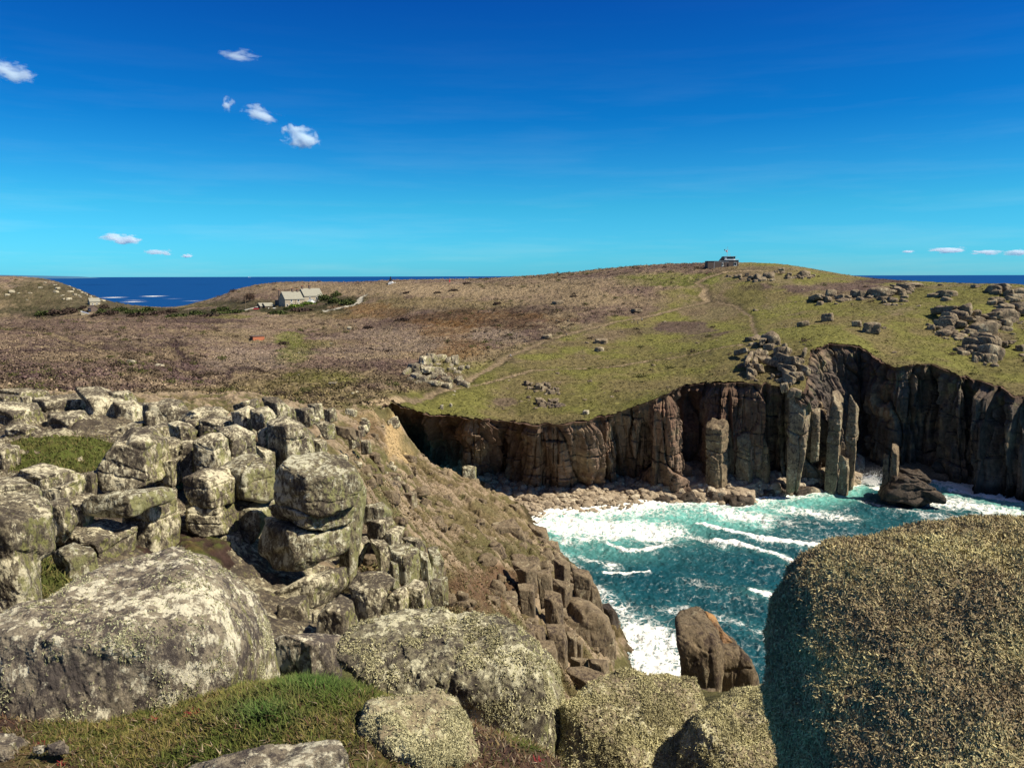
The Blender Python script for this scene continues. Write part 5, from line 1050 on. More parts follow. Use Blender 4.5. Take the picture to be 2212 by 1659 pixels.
# car
c = at(553.8, 670.3, 447.5); e = empty('parked_car', c, R(20), 'red parked car in the yard beside the dark sheds', 'car')
bm = bmesh.new(); bmesh.ops.create_cube(bm, size=1); bmesh.ops.scale(bm, vec=(3.6, 1.6, .75), verts=bm.verts); bmesh.ops.translate(bm, vec=(0, 0, .72), verts=bm.verts); bmesh.ops.bevel(bm, geom=bm.edges[:], offset=.18, segments=2, affect='EDGES')
me = D.meshes.new('body'); bm.to_mesh(me); bm.free(); me.materials.append(M_RED); link('body', me, e)
MB().prism([(-1.5, 1.05), (1.0, 1.05), (.55, 1.6), (-1.15, 1.6)], -.66, .66).build('cabin', M_GLASS, e); MB().box(-1.05, .45, -.68, .68, 1.603, 1.66).build('roof', M_RED, e)
for x in (-1.15, 1.15):
    for y in (-.72, .72): MB().tube((x, y-.1, .33), (x, y+.1, .33), .33, k=14).build('wheel', M_BLACK, e)
# poles
for lab, u, v0, v1, y in (('wooden pole left of the house yard', 530, 645, 668, 452), ('pale pole standing in front of the garages', 586, 657, 680, 440), ('short leaning stay beside the pale pole', 589.5, 667, 680, 440.4), ('wooden pole in the scrub left of the houses', 466, 648, 668, 470), ('wooden pole nearest the valley floor', 406, 668, 689, 420)):
    p0 = at(u, v1, y); p1 = at(u-(1.5 if 'stay' in lab else 0), v0, y); h = p1[2]-p0[2]; e = empty('utility_pole', p0, 0, lab, 'pole')
    MB().tube((0, 0, -1), (p1[0]-p0[0], 0, h), .16, .11).build('pole', M_WOOD, e)
    if 'stay' not in lab: MB().box(-.8, .8, -.06, .06, h-.45, h-.33).build('crossarm', M_WOOD, e)
# far houses under the left hill
g = hit(199, 660, y0=450); e1 = cottage('white_cottage', (g[0]-1.5, g[1], g[2]-.5), R(42), 6.8, 5.5, 3.2, 5.6, 'pale cottage with lit front under the hill across the valley', M_RENDER, M_SLATE, [(1.8, 1.2, .8, .9), (4.6, 1.2, .8, .9)])
g = hit(196, 673, y0=450); e2 = cottage('grey_cottage', (g[0]-2.0, g[1], g[2]-.5), R(-38), 5.0, 4.6, 2.8, 4.6, 'small grey cottage in shade below the pale cottage', M_DSTONE, M_DSTONE, [(1.5, 1.1, .8, .8)], (3.6,))
g = hit(185, 679, y0=450); e = empty('shed', g+np.array([0, 0, -.4]), R(25), 'low shed with a blue panelled roof at the foot of the hill', 'shed'); MB().prism([(-2.6, -1), (2.6, -1), (2.6, .5), (-2.6, 2.3)], -2, 2).build('wall', M_RENDER, e); MB().prism([(-2.9, 2.45), (2.9, .45), (2.9, .62), (-2.9, 2.62)], -2.2, 2.2).build('roof', M_WHITE, e); MB().prism([(-1.9, 2.29), (2.0, .94), (2.0, 1.0), (-1.9, 2.35)], -1.4, 1.4).build('solar_panel', M_BLUE, e)
# brick hut on the heath
g = hit(548, 737, y0=200); e = empty('brick_hut', g, R(38), 'small orange brick hut standing alone on the heath', 'hut'); MB().box(-.2, 4.3, 0, 3.6, -.8, 1.75).build('wall', M_BRICK, e); MB().box(-.4, 4.5, -.2, 3.8, 1.752, 1.95).build('roof', M_DSTONE, e); MB().box(-.26, -.204, 1, 2, -.2, 1.4).build('door', M_BLACK, e)
# lookout on the summit
q = .0253; g = at(1566, 577.6, 400.0); g = np.array([g[0], g[1], TF(g[0], g[1])]); X0 = lambda c_: (c_-1120)*q
e = empty('lookout_station', g-np.array([0, 0, .1]), 0, 'dark stone lookout building with a glazed upper cabin on the summit', 'lookout')
MB().box(X0(770), X0(1110), 0, 6, -1, 3.15).build('side_wing', M_DSTONE, e); MB().box(X0(765), X0(1112), -.15, 6.1, 3.152, 3.28).build('wing_roof', M_SHEET, e)
MB().box(X0(1110)+.002, X0(1395), -.05, 7, -1, 3.55).build('wall', M_DSTONE, e); MB().box(X0(1105), X0(1402), -.25, 7.2, 3.552, 3.68).build('deck', M_SHEET, e)
MB().prism([(X0(1030), 3.29), (X0(1112), 3.69), (X0(1112), 5.45), (X0(1100), 5.45)], 1.2, 4.5).build('stair_hood', M_DSTONE, e)
cb_ = MB().box(X0(1113), X0(1300), .6, 5.5, 3.684, 5.45).build('upper_cabin', M_SHEET, e); MB().box(X0(1300)+.002, X0(1338), .9, 5.2, 3.684, 4.3).build('cabin_end', M_WHITE, e); MB().box(X0(1300)+.003, X0(1334), .9, 5.2, 4.302, 5.44).build('window_band', M_GLASS, e)
MB().box(X0(1100), X0(1350), .3, 5.8, 5.452, 5.6).build('cabin_roof', M_SHEET, e); MB().box(X0(1160), X0(1290), .54, .597, 4.4, 5.2).build('pane', M_GLASS, cb_); MB().box(X0(1130), X0(1150), .54, .597, 4.0, 5.2).build('pane', M_WHITE, cb_)
rl = MB(); [rl.box(X0(c_)-.03, X0(c_)+.03, -.2, -.14, 3.69, 4.3) for c_ in (1345, 1370, 1396)]; rl.box(X0(1340), X0(1398), -.19, -.15, 4.302, 4.36); rl.build('railing', M_WHITE, e)
pl_ = MB(); [pl_.box(X0(c_)-.08, X0(c_)+.08, -1.5, -1.34, -1, 2.6) for c_ in (885, 1045)]; pl_.box(X0(885)-.1, X0(1180), -1.5, -1.36, 2.602, 2.72); pl_.build('pergola_frame', M_SHEET, e)
window(e, X0(1072), .9, .6, 1.2, -.0); window(e, X0(1325), 1.0, 1.2, 1.4, -.05); MB().box(X0(1165), X0(1190), -.12, -.053, -.2, 1.9).build('door', M_BLACK, e)
MB().box(X0(1398), X0(1425), 2, 2.6, .3, .9).tube((X0(1415), 2.3, .902), (X0(1415), 2.3, 1.9), .1).tube((X0(1415), 2.3, 1.9), (X0(1415), 2.3, 2.1), .45, .3).build('lamp_unit', M_WHITE, e)
ms = MB().tube((X0(1190), 2.5, 5.6), (X0(1190), 2.5, 10.6), .09, .05).tube((X0(1150), 2.5, 8.9), (X0(1225), 2.5, 8.9), .05).tube((X0(1190), 2.5, 10.4), (X0(1138), 2.5, 9.2), .02).tube((X0(1138), 2.5, 9.2), (X0(1190), 2.5, 5.7), .02).build('mast', M_SHEET, e)
MB().tube((X0(1245), 2.5, 5.6), (X0(1245), 2.5, 7.2), .06).tube((X0(1225), 2.5, 5.6), (X0(1225), 2.5, 6.6), .03).build('aerial', M_SHEET, e)
def flag(lab, x, y, z, w_, h_, mats, fm):
    nx, nz_ = 13, 9; V_ = []
    for j in range(nz_):
        for i in range(nx): a_, b_ = i/(nx-1), j/(nz_-1); V_.append((a_*w_, .12*math.sin(a_*6+b_*2)*a_, -b_*h_-.25*a_*h_))
    F_ = grid_faces(nz_, nx); me = mesh('flag', np.array(V_), F_, mats, fmat=[fm((k % (nx-1))/(nx-2), (k//(nx-1))/(nz_-2)) for k in range(len(F_))]); o_ = link('flag', me, loc=(x, y, z), label=lab, cat='flag')
    sm = o_.modifiers.new('thick', 'SOLIDIFY'); sm.thickness = .02
flag('blue and white flag flying from the lookout mast', g[0]+X0(1190)-1.05, g[1]+2.38, g[2]+8.75, 1.0, .95, [M_WHITE, M_BLUE, M_RED], lambda a_, b_: 2 if abs(b_-.5) < .1 or abs(a_-.5) < .09 else (0 if abs(abs(a_-.5)-abs(b_-.5)) < .16 else 1))
flag('small dark green flag on the halyard left of the mast', g[0]+X0(1138)-.45, g[1]+2.5, g[2]+9.2, .42, .75, [plain('green_cloth', (.06, .13, .10))], lambda a_, b_: 0)
gp = np.array([g[0]+X0(655), g[1]+1, 0]); gp[2] = TF(gp[0], gp[1]); e = empty('picnic_table', gp, R(12), 'dark picnic table on the summit left of the lookout', 'table')
MB().box(-.9, .9, -.38, .38, .72, .78).build('tabletop', M_WOOD, e)
for y in (-.75, .75): MB().box(-.9, .9, y-.13, y+.13, .43, .48).build('bench', M_WOOD, e)
for x in (-.65, .65): MB().prism([(-.8, -.2), (-.68, -.2), (-.2, .718), (-.32, .718)], x, x+.07, 'x').prism([(.8, -.2), (.32, .718), (.2, .718), (.68, -.2)], x+.001, x+.071, 'x').build('leg', M_WOOD, e)
for lab, c_ in (('stout dark post on the summit right of the lookout', 1605), ('thinner post further right of the lookout', 1670)):
    x, y = g[0]+X0(c_), g[1]-1; z = TF(x, y); MB().tube((0, 0, -.3), (0, 0, .95 if c_ == 1605 else .7), .16 if c_ == 1605 else .1).tube((0, 0, .951 if c_ == 1605 else .701), (0, 0, 1.02 if c_ == 1605 else .76), .19 if c_ == 1605 else .12).build('post', M_WOOD, loc=(x, y, z), label=lab, cat='post')
# daymarks
c = at(844, 613.8, 478); c[2] = max(c[2]-.3, TF(c[0], c[1])); e = empty('daymark_tower', c, 0, 'black cone daymark on a stepped white base on the skyline', 'daymark')
MB().tube((0, 0, 1.5), (0, 0, 4.6), .95, .18, 20).tube((.75, 0, 1.5), (.75, 0, 2.7), .3, .3).build('cone', M_BLACK, e); MB().prism([(-1.7, -1), (1.5, -1), (1.5, 1.1), (.8, 1.5), (-.4, 1.35), (-1.3, .55)], -1.2, 1.2).box(1.502, 3.1, -1.1, 1.1, -1, .85).build('base', M_WHITE, e)
c = at(971, 613.2, 470); c[2] = min(c[2], TF(c[0], c[1])); e = empty('daymark_cone', c, 0, 'plain red cone daymark on the skyline', 'daymark'); MB().tube((0, 0, -.5), (0, 0, 2.7), .75, .16, 20).build('cone', M_RED, e); MB().tube((0, 0, 2.701), (0, 0, 2.95), .10, .04).build('finial', M_BLACK, e)
# ship on the horizon
c = at_z(539.5, 598.6, 0.0); c = c/c[1]*38000 if c[1] > 38000 or c[1] < 0 else c; c[2] = 0
e = empty('cargo_ship', (c[0], 38000, 2), R(8), 'tiny pale ship on the horizon', 'ship'); MB().prism([(-75, -8), (65, -8), (80, 9), (-75, 9)], -10, 10).build('hull', M_BLUE, e); MB().box(-68, -45, -9, 9, 9.01, 40).box(-40, 50, -8, 8, 9.01, 17).build('superstructure', M_WHITE, e)

# ------------------------------------------------------------------ walkers
M_SKIN = plain('skin', (.45, .28, .20), .6, .1); M_HAIR = plain('hair', (.05, .035, .025), .7, .2); M_TROU = plain('dark_trousers', (.035, .035, .045), .9, .2)
def person(label, loc, rz, jacket, hgt=1.74, stride=.22, sit=False):
    e = empty('person', loc, rz, label, 'person', 'walkers on the headland')
    v = [(0, 0, .95), (0, .01, 1.15), (0, .02, 1.38), (0, 0, 1.50), (0, -.01, 1.60), (0, -.015, 1.70)]; r_ = [.15, .14, .15, .06, .085, .075]; ed = [(i, i+1) for i in range(5)]
    def chain(root, pts, rr):
        p = root
        for a, b in zip(pts, rr): v.append(a); r_.append(b); ed.append((p, len(v)-1)); p = len(v)-1
        return p
    for sx, st in ((-1, 1), (1, -1)):
        if sit: chain(0, [(sx*.1, 0, .92), (sx*.13, -.42, .95), (sx*.14, -.48, .50), (sx*.14, -.60, .47)], [.1, .08, .05, .04])
        else: chain(0, [(sx*.10, 0, .88), (sx*.11, -st*stride*.6-.04, .50), (sx*.11, -st*stride+.05, .09), (sx*.12, -st*stride-.12, .04)], [.095, .065, .045, .04])
        h = chain(2, [(sx*.19, .02, 1.40), (sx*.25, .05+st*.05, 1.12), (sx*.26, st*.14-.06, .90), (sx*.26, st*.16-.08, .82)], [.07, .05, .036, .032])
        for k_, (dx, dy, dz) in enumerate(((.02, -.05, -.05), (.012, -.03, -.095), (.004, -.01, -.10), (-.004, .012, -.095), (-.01, .03, -.08))):
            b_ = v[h]; chain(h, [(b_[0]-sx*dx*.6, b_[1]+dy*.6, b_[2]+dz*.5), (b_[0]-sx*dx, b_[1]+dy*.7, b_[2]+dz)], [.010, .008])
    me = D.meshes.new('person_body'); me.from_pydata(v, ed, []); o_ = link('body', me, e); o_.modifiers.new('skin', 'SKIN'); sv = me.skin_vertices[0].data
    for i, x in enumerate(r_): sv[i].radius = (x, x)
    sv[0].use_root = True; s2 = o_.modifiers.new('sub', 'SUBSURF'); s2.levels = 1; s2.render_levels = 1
    dg = bpy.context.evaluated_depsgraph_get(); m2_ = D.meshes.new_from_object(o_.evaluated_get(dg)); o_.modifiers.clear(); o_.data = m2_; m2_.name = 'person_body'
    for m_ in (M_SKIN, jacket, M_TROU): m2_.materials.append(m_)
    for pg in m2_.polygons:
        z = pg.center.z; ax = abs(pg.center.x); pg.material_index = 0 if z > 1.46 or (ax > .2 and z < .92) else (1 if z > .93 or ax > .2 else 2); pg.use_smooth = True
    vv, ff = ico(3); hm = vv*np.array([.095, .105, .10])+np.array([0, .015, 1.72]); hm = hm[:]; keepf = ff[(vv[ff].mean(1)[:, 2] > -.1) | (vv[ff].mean(1)[:, 1] > .45)]
    link('hair', mesh('hair', hm, keepf, M_HAIR), e)
    fc_ = MB().box(-.045, -.02, -.092, -.083, 1.655, 1.668).box(.02, .045, -.092, -.083, 1.655, 1.668).build('eyes', M_HAIR, e); MB().prism([(-.115, 1.61), (-.08, 1.605), (-.08, 1.655)], -.012, .012, 'x').build('nose', M_SKIN, e); MB().box(-.025, .025, -.094, -.085, 1.575, 1.582).build('mouth', M_RED, e)
    e.scale = (hgt/1.78,)*3; return e
J1, J2, J3, J4, J5 = (plain('jacket_%s' % n_, c_, .85, .15) for n_, c_ in (('black', (.025, .025, .03)), ('navy', (.03, .04, .08)), ('pale', (.55, .55, .52)), ('maroon', (.15, .03, .04)), ('grey', (.14, .14, .15))))
for lab, u, v, jk, az, sit in (('left of two dark-clad walkers side by side on the worn track', 1503.5, 609.3, J1, 170, False), ('right of two dark-clad walkers side by side on the worn track', 1507.5, 609.3, J2, 175, False), ('lone walker nearest the lookout on the track', 1526.5, 595.5, J4, 20, False),
        ('leftmost walker of the four on the sloping footpath, in dark clothes', 1352.0, 704.5, J1, -70, False), ('second walker from the left of the four on the sloping footpath', 1369.5, 697.5, J2, 110, False), ('third walker from the left, lowest of the close trio on the footpath', 1377.5, 702.5, J5, 110, False), ('walker in a pale top, rightmost of the four on the footpath', 1386.5, 695.5, J3, 110, False),
        ('walker in grey beside the flat boulder half way down the footpath', 1223.5, 728.5, J5, 120, False), ('walker resting where the lower footpath meets the stones', 1102.5, 772.0, J3, 150, True)):
    g = hit(u, v); person(lab, (g[0], g[1], g[2]+(0 if not sit else -.42)), R(az), jk, sit=sit)

# ------------------------------------------------------------------ shrubs and the bare tree
def leaf_mat(name, col, var=.5):
    m, n, b, out = mat(name); p, g_ = pos(n); oi = N(n, 'ShaderNodeNewGeometry'); c = mixc(n, oi.outputs['Random Per Island'], tuple(x*(1-var) for x in col), tuple(x*(1+var) for x in col)); n.links.new(c, b.inputs['Base Color']); return m
M_LEAF = leaf_mat('gorse_leaf', (.050, .065, .020)); M_LEAFB = leaf_mat('hedge_leaf', (.10, .15, .025)); M_TWIG = leaf_mat('bare_twig', (.085, .055, .040)); M_HEAR = leaf_mat('dark_heather', (.055, .038, .030))
def leaves(n_, rx, ry, rz, size, rg_, flat=False):
    c = unit_rows(rg_.normal(size=(n_, 3)))*np.array([1, 1, 1])*(rg_.random(n_)**.33)[:, None]; c[:, 2] = np.abs(c[:, 2]) if not flat else c[:, 2]
    c = c*np.array([rx, ry, rz])*(1+.35*fbm(c*2.2+rg_.uniform(0, 99), 2, 3))[:, None]
    a = unit_rows(rg_.normal(size=(n_, 3)))*size; b = unit_rows(np.cross(a, rg_.normal(size=(n_, 3))))*size*.6
    Vv = np.stack([c-a, c+b, c+a, c-b], 1).reshape(-1, 3); return Vv, np.arange(4*n_).reshape(-1, 4)
def shrub(label, u, v, wpx, hpx, m=M_LEAF, group=None, y0=150, n_=420, name='shrub', cat='shrub'):
    rg_ = np.random.default_rng(int(u*7+v)); g = hit(u, v+hpx*.5, y0=y0); s = g[1]/F; e = empty(name, g, 0, label, cat, group)
    V_, F_ = leaves(n_, wpx*s*.5, wpx*s*.4, hpx*s, max(.18, wpx*s*.06), rg_); link('foliage', mesh('foliage', V_, F_, m, smooth=False), e); MB().tube((0, 0, -.4), (0, 0, hpx*s*.5), .12, .06).build('stem', M_WOOD, e)
for lab, u, v, w_, h_, m_ in (('dark rounded shrub highest behind the houses at right', 727, 635, 26, 10, M_LEAF), ('broad dark green shrub right of the taller house', 700, 642, 34, 13, M_LEAF), ('shrub at the right end of the garden', 722, 648, 34, 11, M_LEAF), ('bright clipped hedge before the taller house', 667, 655, 34, 6, M_LEAFB), ('low bright hedge along the garden front', 640, 660, 36, 5, M_LEAFB), ('dark shrub at the corner of the nearer house', 622, 666, 20, 6, M_LEAF),
                              ('long dark hedge below the yard wall', 510, 673, 60, 7, M_LEAF), ('dark hedge under the flat-roofed store', 600, 675, 44, 7, M_LEAF), ('brown scrub clump below the garden', 650, 669, 50, 7, M_HEAR), ('scrub at the left of the yard wall', 480, 668, 46, 8, M_LEAF), ('dark scrub beside the road bend', 752, 652, 40, 9, M_LEAF)):
    shrub(lab, u, v, w_, h_, m_, y0=300)
for u, v, w_, h_ in ((150, 671, 40, 12), (120, 674, 36, 10), (95, 676, 40, 9), (220, 672, 24, 8), (240, 676, 40, 8), (225, 662, 24, 8), (262, 668, 36, 9), (290, 672, 44, 9), (320, 668, 40, 9), (345, 676, 50, 8), (372, 672, 36, 8), (300, 680, 56, 8), (385, 682, 60, 7), (425, 676, 44, 8), (450, 682, 50, 6), (180, 664, 20, 7), (210, 680, 30, 5)):
    shrub('dark scrub bush on the valley floor below the far hill', u, v, w_, h_, M_LEAF if (int(u) % 3) else M_HEAR, 'scrub on the valley floor', y0=395, n_=300)
for u, v, w_, h_ in ((500, 705, 0, 0), (870, 690, 34, 7), (980, 627, 24, 5), (945, 632, 20, 4), (1075, 655, 22, 5), (795, 707, 28, 7), (612, 741, 26, 8), (560, 800, 30, 8), (880, 632, 24, 4), (1240, 640, 20, 4), (800, 755, 24, 6), (1010, 612, 22, 4), (505, 628, 20, 5), (840, 758, 22, 6)):
    if w_: shrub('dark heather clump on the open heath', u, v, w_, h_, M_HEAR, 'heather clumps on the heath', n_=260)
g = hit(540, 652, y0=400); s = g[1]/F; e = empty('bare_tree', g, 0, 'round bare brown tree left of the houses', 'tree'); tb_ = MB(); rg_ = np.random.default_rng(5); ctop = 13*s; tb_.tube((0, 0, -.5), (.1, 0, ctop*.35), .28, .2)
for i in range(9): a = i*.7; tb_.tube((.1, 0, ctop*.3), (math.cos(a)*ctop*.5, math.sin(a)*ctop*.5, ctop*(.75+.2*math.sin(i*2))), .12, .04, 5)
tb_.build('trunk', M_WOOD, e); V_, F_ = leaves(900, 12*s, 10*s, 8*s, .30, rg_, True); V_[:, 2] += 11*s; link('crown', mesh('crown', V_, F_, M_TWIG, smooth=False), e)

# ------------------------------------------------------------------ clouds
m, n, b, out = mat('cloud_vapour'); n.nodes.remove(b)
tcn = N(n, 'ShaderNodeTexCoord'); ln = N(n, 'ShaderNodeVectorMath', operation='LENGTH'); n.links.new(tcn.outputs['Object'], ln.inputs[0])
oi = N(n, 'ShaderNodeObjectInfo'); va = N(n, 'ShaderNodeVectorMath', operation='ADD'); n.links.new(tcn.outputs['Object'], va.inputs[0]); sc_ = math_(n, 'MULTIPLY', oi.outputs['Random'], 50.0); n.links.new(sc_, va.inputs[1])
nz = noise(n, va.outputs[0], 1.6, 6, .62, .3)
dn = math_(n, 'ADD', math_(n, 'SUBTRACT', 0.42, math_(n, 'MULTIPLY', ln.outputs['Value'], .75)), math_(n, 'MULTIPLY', math_(n, 'SUBTRACT', nz, .5), 2.1))
oc = N(n, 'ShaderNodeSeparateColor'); n.links.new(oi.outputs['Color'], oc.inputs[0])
dn = math_(n, 'MULTIPLY', math_(n, 'MAXIMUM', dn, 0.0), math_(n, 'MULTIPLY', oc.outputs[0], .14))
pv = N(n, 'ShaderNodeVolumePrincipled'); pv.inputs['Color'].default_value = (.82, .93, 1.0, 1); pv.inputs['Anisotropy'].default_value = 0.0; n.links.new(dn, pv.inputs['Density']); n.links.new(pv.outputs[0], out.inputs['Volume']); M_CLOUD = m
v_, f_ = ico(4); me_c = mesh('cloud', v_, f_, M_CLOUD)
for lab, u, v, w_, h_, dens, tl in (('faint flat wisp of cloud, highest in the sky', 518, 121, 86, 26, .30, 0), ('soft cloud cut by the left edge of the sky', 22, 158, 100, 46, .45, -.15), ('tiny round puff left of the middle wisp', 492, 227, 30, 30, .25, 0), ('slanting wisp between the tiny puff and the brightest cloud', 560, 246, 92, 34, .5, -.25), ('brightest ragged cloud, right end of the slanting row', 650, 300, 82, 56, .9, -.35),
        ('bright cloud with a dark middle low over the left sea', 262, 517, 90, 26, 1.0, -.08), ('thin white streak right of the low bright cloud', 345, 545, 60, 16, .6, 0), ('very small white puff low over the left sea', 405, 553, 26, 10, .8, 0),
        ('small white bar of cloud, leftmost over the right horizon', 1962, 544, 34, 7, .8, 0), ('largest flat-based white cloud over the right horizon', 2050, 541, 84, 16, 1.2, 0), ('pale cloud right of the largest one over the right horizon', 2128, 546, 70, 12, .8, 0), ('cloud cut by the right edge over the horizon', 2200, 546, 60, 16, .7, 0)):
    Yc = 5200.0; c = at(u, v, Yc); s = Yc/F; o_ = link('cloud', me_c, loc=tuple(c), rot=(0, tl*-1, 0), label=lab, cat='cloud', group='small clouds'); o_.scale = (w_*s*.62, w_*s*.4, h_*s*.62); o_.color = (dens*330/(w_*s), 0, 0, 1)
# ------------------------------------------------------------------ ground cover and growth
def bilin(Z, rows, cols_, x, y):
    a = x/y; i = np.clip(np.interp(a, cols_, np.arange(len(cols_))), 0, len(cols_)-1.001); j = np.clip(np.interp(y, rows, np.arange(len(rows))), 0, len(rows)-1.001)
    i0 = i.astype(int); j0 = j.astype(int); u = i-i0; v = j-j0
    return (Z[j0, i0]*(1-u)+Z[j0, i0+1]*u)*(1-v)+(Z[j0+1, i0]*(1-u)+Z[j0+1, i0+1]*u)*v
m, n, b, out = mat('blades'); a = N(n, 'ShaderNodeAttribute', attribute_name='col'); n.links.new(a.outputs['Color'], b.inputs['Base Color']); M_BLADE = m
def blades(name, P0, ln, wd, cols_, rg_, lean=.5, mt=M_BLADE, nrm_=None, parent=None, **kw):
    """bent two-segment blades standing on the points P0"""
    n_ = len(P0); th = rg_.uniform(0, 2*math.pi, n_); side = np.stack([np.cos(th), np.sin(th), 0*th], 1); upv = np.tile([0, 0, 1.0], (n_, 1)) if nrm_ is None else nrm_
    if nrm_ is not None: side = unit_rows(side-nrm_*(side*nrm_).sum(1)[:, None])
    fwd = np.cross(upv, side); l1 = rg_.uniform(.1, lean, n_)[:, None]; l2 = rg_.uniform(.4, 1.7, n_)[:, None]*lean*2
    m1_ = P0+ln[:, None]*.55*(upv+fwd*l1); tip = m1_+ln[:, None]*.5*(upv*.8+fwd*l2); h = side*wd[:, None]*.5
    V_ = np.stack([P0-h, P0+h, m1_+h*.8, m1_-h*.8, tip+h*.12, tip-h*.12], 1).reshape(-1, 3)
    k = np.arange(n_)[:, None]*6; F_ = np.concatenate([k+np.array([0, 1, 2, 3]), k+np.array([3, 2, 4, 5])])
    tint = np.array([.75, .75, .95, .95, 1.15, 1.15]); C_ = (cols_[:, None, :]*tint[None, :, None]).reshape(-1, 3)
    return link(name, mesh(name, V_, F_, mt, smooth=False, cols=np.clip(C_, 0, .9)), parent, **kw)
g5 = np.random.default_rng(505)
n_ = 420000; a = g5.uniform(-.72, .36, n_); y = g5.uniform(3.2, 9.5, n_); x = a*y; z = bilin(NZ, yr, an, x, y); P0 = np.stack([x, y, z], 1); U, V = proj(P0)
nz3 = fbm(P0*np.array([1, 1, 0])*1.6, 4, 223); gkv = np.zeros(n_)
for u, v, rx, ry in GB[:3]: gkv = np.maximum(gkv, ss(1.2, .7, np.sqrt(((U-u)/rx)**2+((V-v)/ry)**2)+.45*nz3))
on = (U > -60) & (U < 1750) & (V > 1280) & (V < 1720)
lush = on & (g5.random(n_) < gkv*.42); dry = on & ~lush & (g5.random(n_) < .16)
tone = fbm(P0*np.array([1, 1, 0])*2.6, 3, 77)
Pl = P0[lush]; k = len(Pl); t1 = (g5.random(k)+.9*tone[lush])[:, None]; cg = np.array([.070, .090, .018])*(1-np.clip(t1-.2, 0, 1))+np.array([.165, .135, .045])*np.clip(t1-.2, 0, 1); cg *= g5.uniform(.55, 1.35, (k, 1))
deep_ = np.exp(-(((U[lush]-690)/130)**2+((V[lush]-1475)/32)**2))+np.exp(-(((U[lush]-560)/90)**2+((V[lush]-1545)/30)**2))
ln = g5.uniform(.018, .048, k)*(1+.9*np.clip(deep_, 0, 1)); cg[:, 0] *= (1-.35*np.clip(deep_, 0, 1))
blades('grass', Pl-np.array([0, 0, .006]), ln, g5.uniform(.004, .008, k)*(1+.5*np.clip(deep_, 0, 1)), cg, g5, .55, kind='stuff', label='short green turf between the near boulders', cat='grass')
Pd = P0[dry]; k = len(Pd); mixd = g5.random((k, 1)); cd = np.where(mixd < .35, np.array([[.10, .055, .035]]), np.where(mixd < .6, np.array([[.17, .125, .06]]), np.where(mixd < .8, np.array([[.06, .065, .022]]), np.array([[.26, .21, .14]]))))*g5.uniform(.5, 1.3, (k, 1))
red = np.zeros(k)
for u, v, r_ in ((95, 1608, 10), (430, 1540, 13), (405, 1546, 10), (130, 1650, 12), (330, 1556, 8), (1165, 1640, 12)):
    if r_: red = np.maximum(red, np.exp(-((U[dry]-u)**2+((V[dry]-v)*1.6)**2)/r_**2))
cd = np.where((red > .45)[:, None], np.array([.20, .025, .03])*g5.uniform(.6, 1.3, (k, 1)), cd)
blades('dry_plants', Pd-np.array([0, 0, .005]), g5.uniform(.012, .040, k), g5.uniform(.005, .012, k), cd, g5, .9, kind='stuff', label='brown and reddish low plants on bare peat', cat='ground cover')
# green hollow among the carn
n_ = 90000; a = g5.uniform(-.75, -.25, n_); y = g5.uniform(14, 50, n_); x = a*y; P0 = np.stack([x, y, bilin(NZ, yr, an, x, y)], 1); U, V = proj(P0); kk = np.zeros(n_); nz3 = fbm(P0*.5, 3, 7)
for u, v, rx, ry in GB[3:]: kk = np.maximum(kk, ss(1.2, .7, np.sqrt(((U-u)/rx)**2+((V-v)/ry)**2)+.4*nz3))
on = g5.random(n_) < kk*.6; Pl = P0[on]; k = len(Pl); t1 = g5.random((k, 1)); cg = (np.array([.075, .10, .020])*(1-t1)+np.array([.16, .13, .05])*t1)*g5.uniform(.5, 1.3, (k, 1))
blades('grass', Pl, g5.uniform(.08, .22, k), g5.uniform(.02, .05, k), cg, g5, .6, kind='stuff', label='green turf in the hollow of the left-hand carn', cat='grass')
# tussocks of heather and grass over the headland
def tussocks(name, P0, C0, size, per, rg_, qs=1.0, **kw):
    n_ = len(P0); c = np.repeat(P0, per, 0); s = np.repeat(size, per); off = rg_.normal(size=(n_*per, 3))*np.array([.45, .45, .22])*s[:, None]; off[:, 2] = np.abs(off[:, 2]); c = c+off
    a = unit_rows(rg_.normal(size=c.shape)+np.array([0, 0, .4]))*s[:, None]*.38*qs; b_ = unit_rows(np.cross(a, rg_.normal(size=c.shape)))*s[:, None]*.26*qs
    V_ = np.stack([c-a, c+b_, c+a, c-b_], 1).reshape(-1, 3); cc_ = np.repeat(np.repeat(C0, per, 0)*rg_.uniform(.6, 1.5, (n_*per, 1)), 4, 0)
    return link(name, mesh(name, V_, np.arange(len(V_)).reshape(-1, 4), M_BLADE, smooth=False, cols=np.clip(cc_, .005, .8)), **kw)
sel = (FA > -.70) & (FA < .70) & (FP[:, 1] > y_edge(FA)+1.5) & (FP[:, 1] < 620) & (FV > 570) & (FV < 930)
wgt = np.where(FW < .5, (.20), .08)*ss(.75, .25, FK)*sel; on = g5.random(len(FP)) < wgt; Ph = FP[on]; Ch = FC[on]; k = len(Ph)
hz = np.where((FW[on] < .5)[:, None], np.where(g5.random((k, 1)) < .4, Ch*.75, Ch*1.2), Ch*.85)
tussocks('heather', Ph+np.array([0, 0, .05]), hz, g5.uniform(.3, .9, k)*np.where(FW[on] < .5, 1.0, .65), 4, g5, kind='stuff', label='brown heather and rough grass over the headland', cat='heather')
wgt = np.where(FW < .5, .0065, .0010)*ss(.75, .25, FK)*sel*(fbm(FP*np.array([.02, .02, 0]), 2, 63) > -.1); on = g5.random(len(FP)) < wgt; Ph = FP[on]; k = len(Ph)
tussocks('heather', Ph, np.where(g5.random((k, 1)) < .6, np.array([[.075, .055, .036]]), np.array([[.085, .085, .030]])), g5.uniform(.8, 2.0, k), 80, g5, .36, kind='stuff', label='darker clumps of heather and low gorse on the moor', cat='heather')
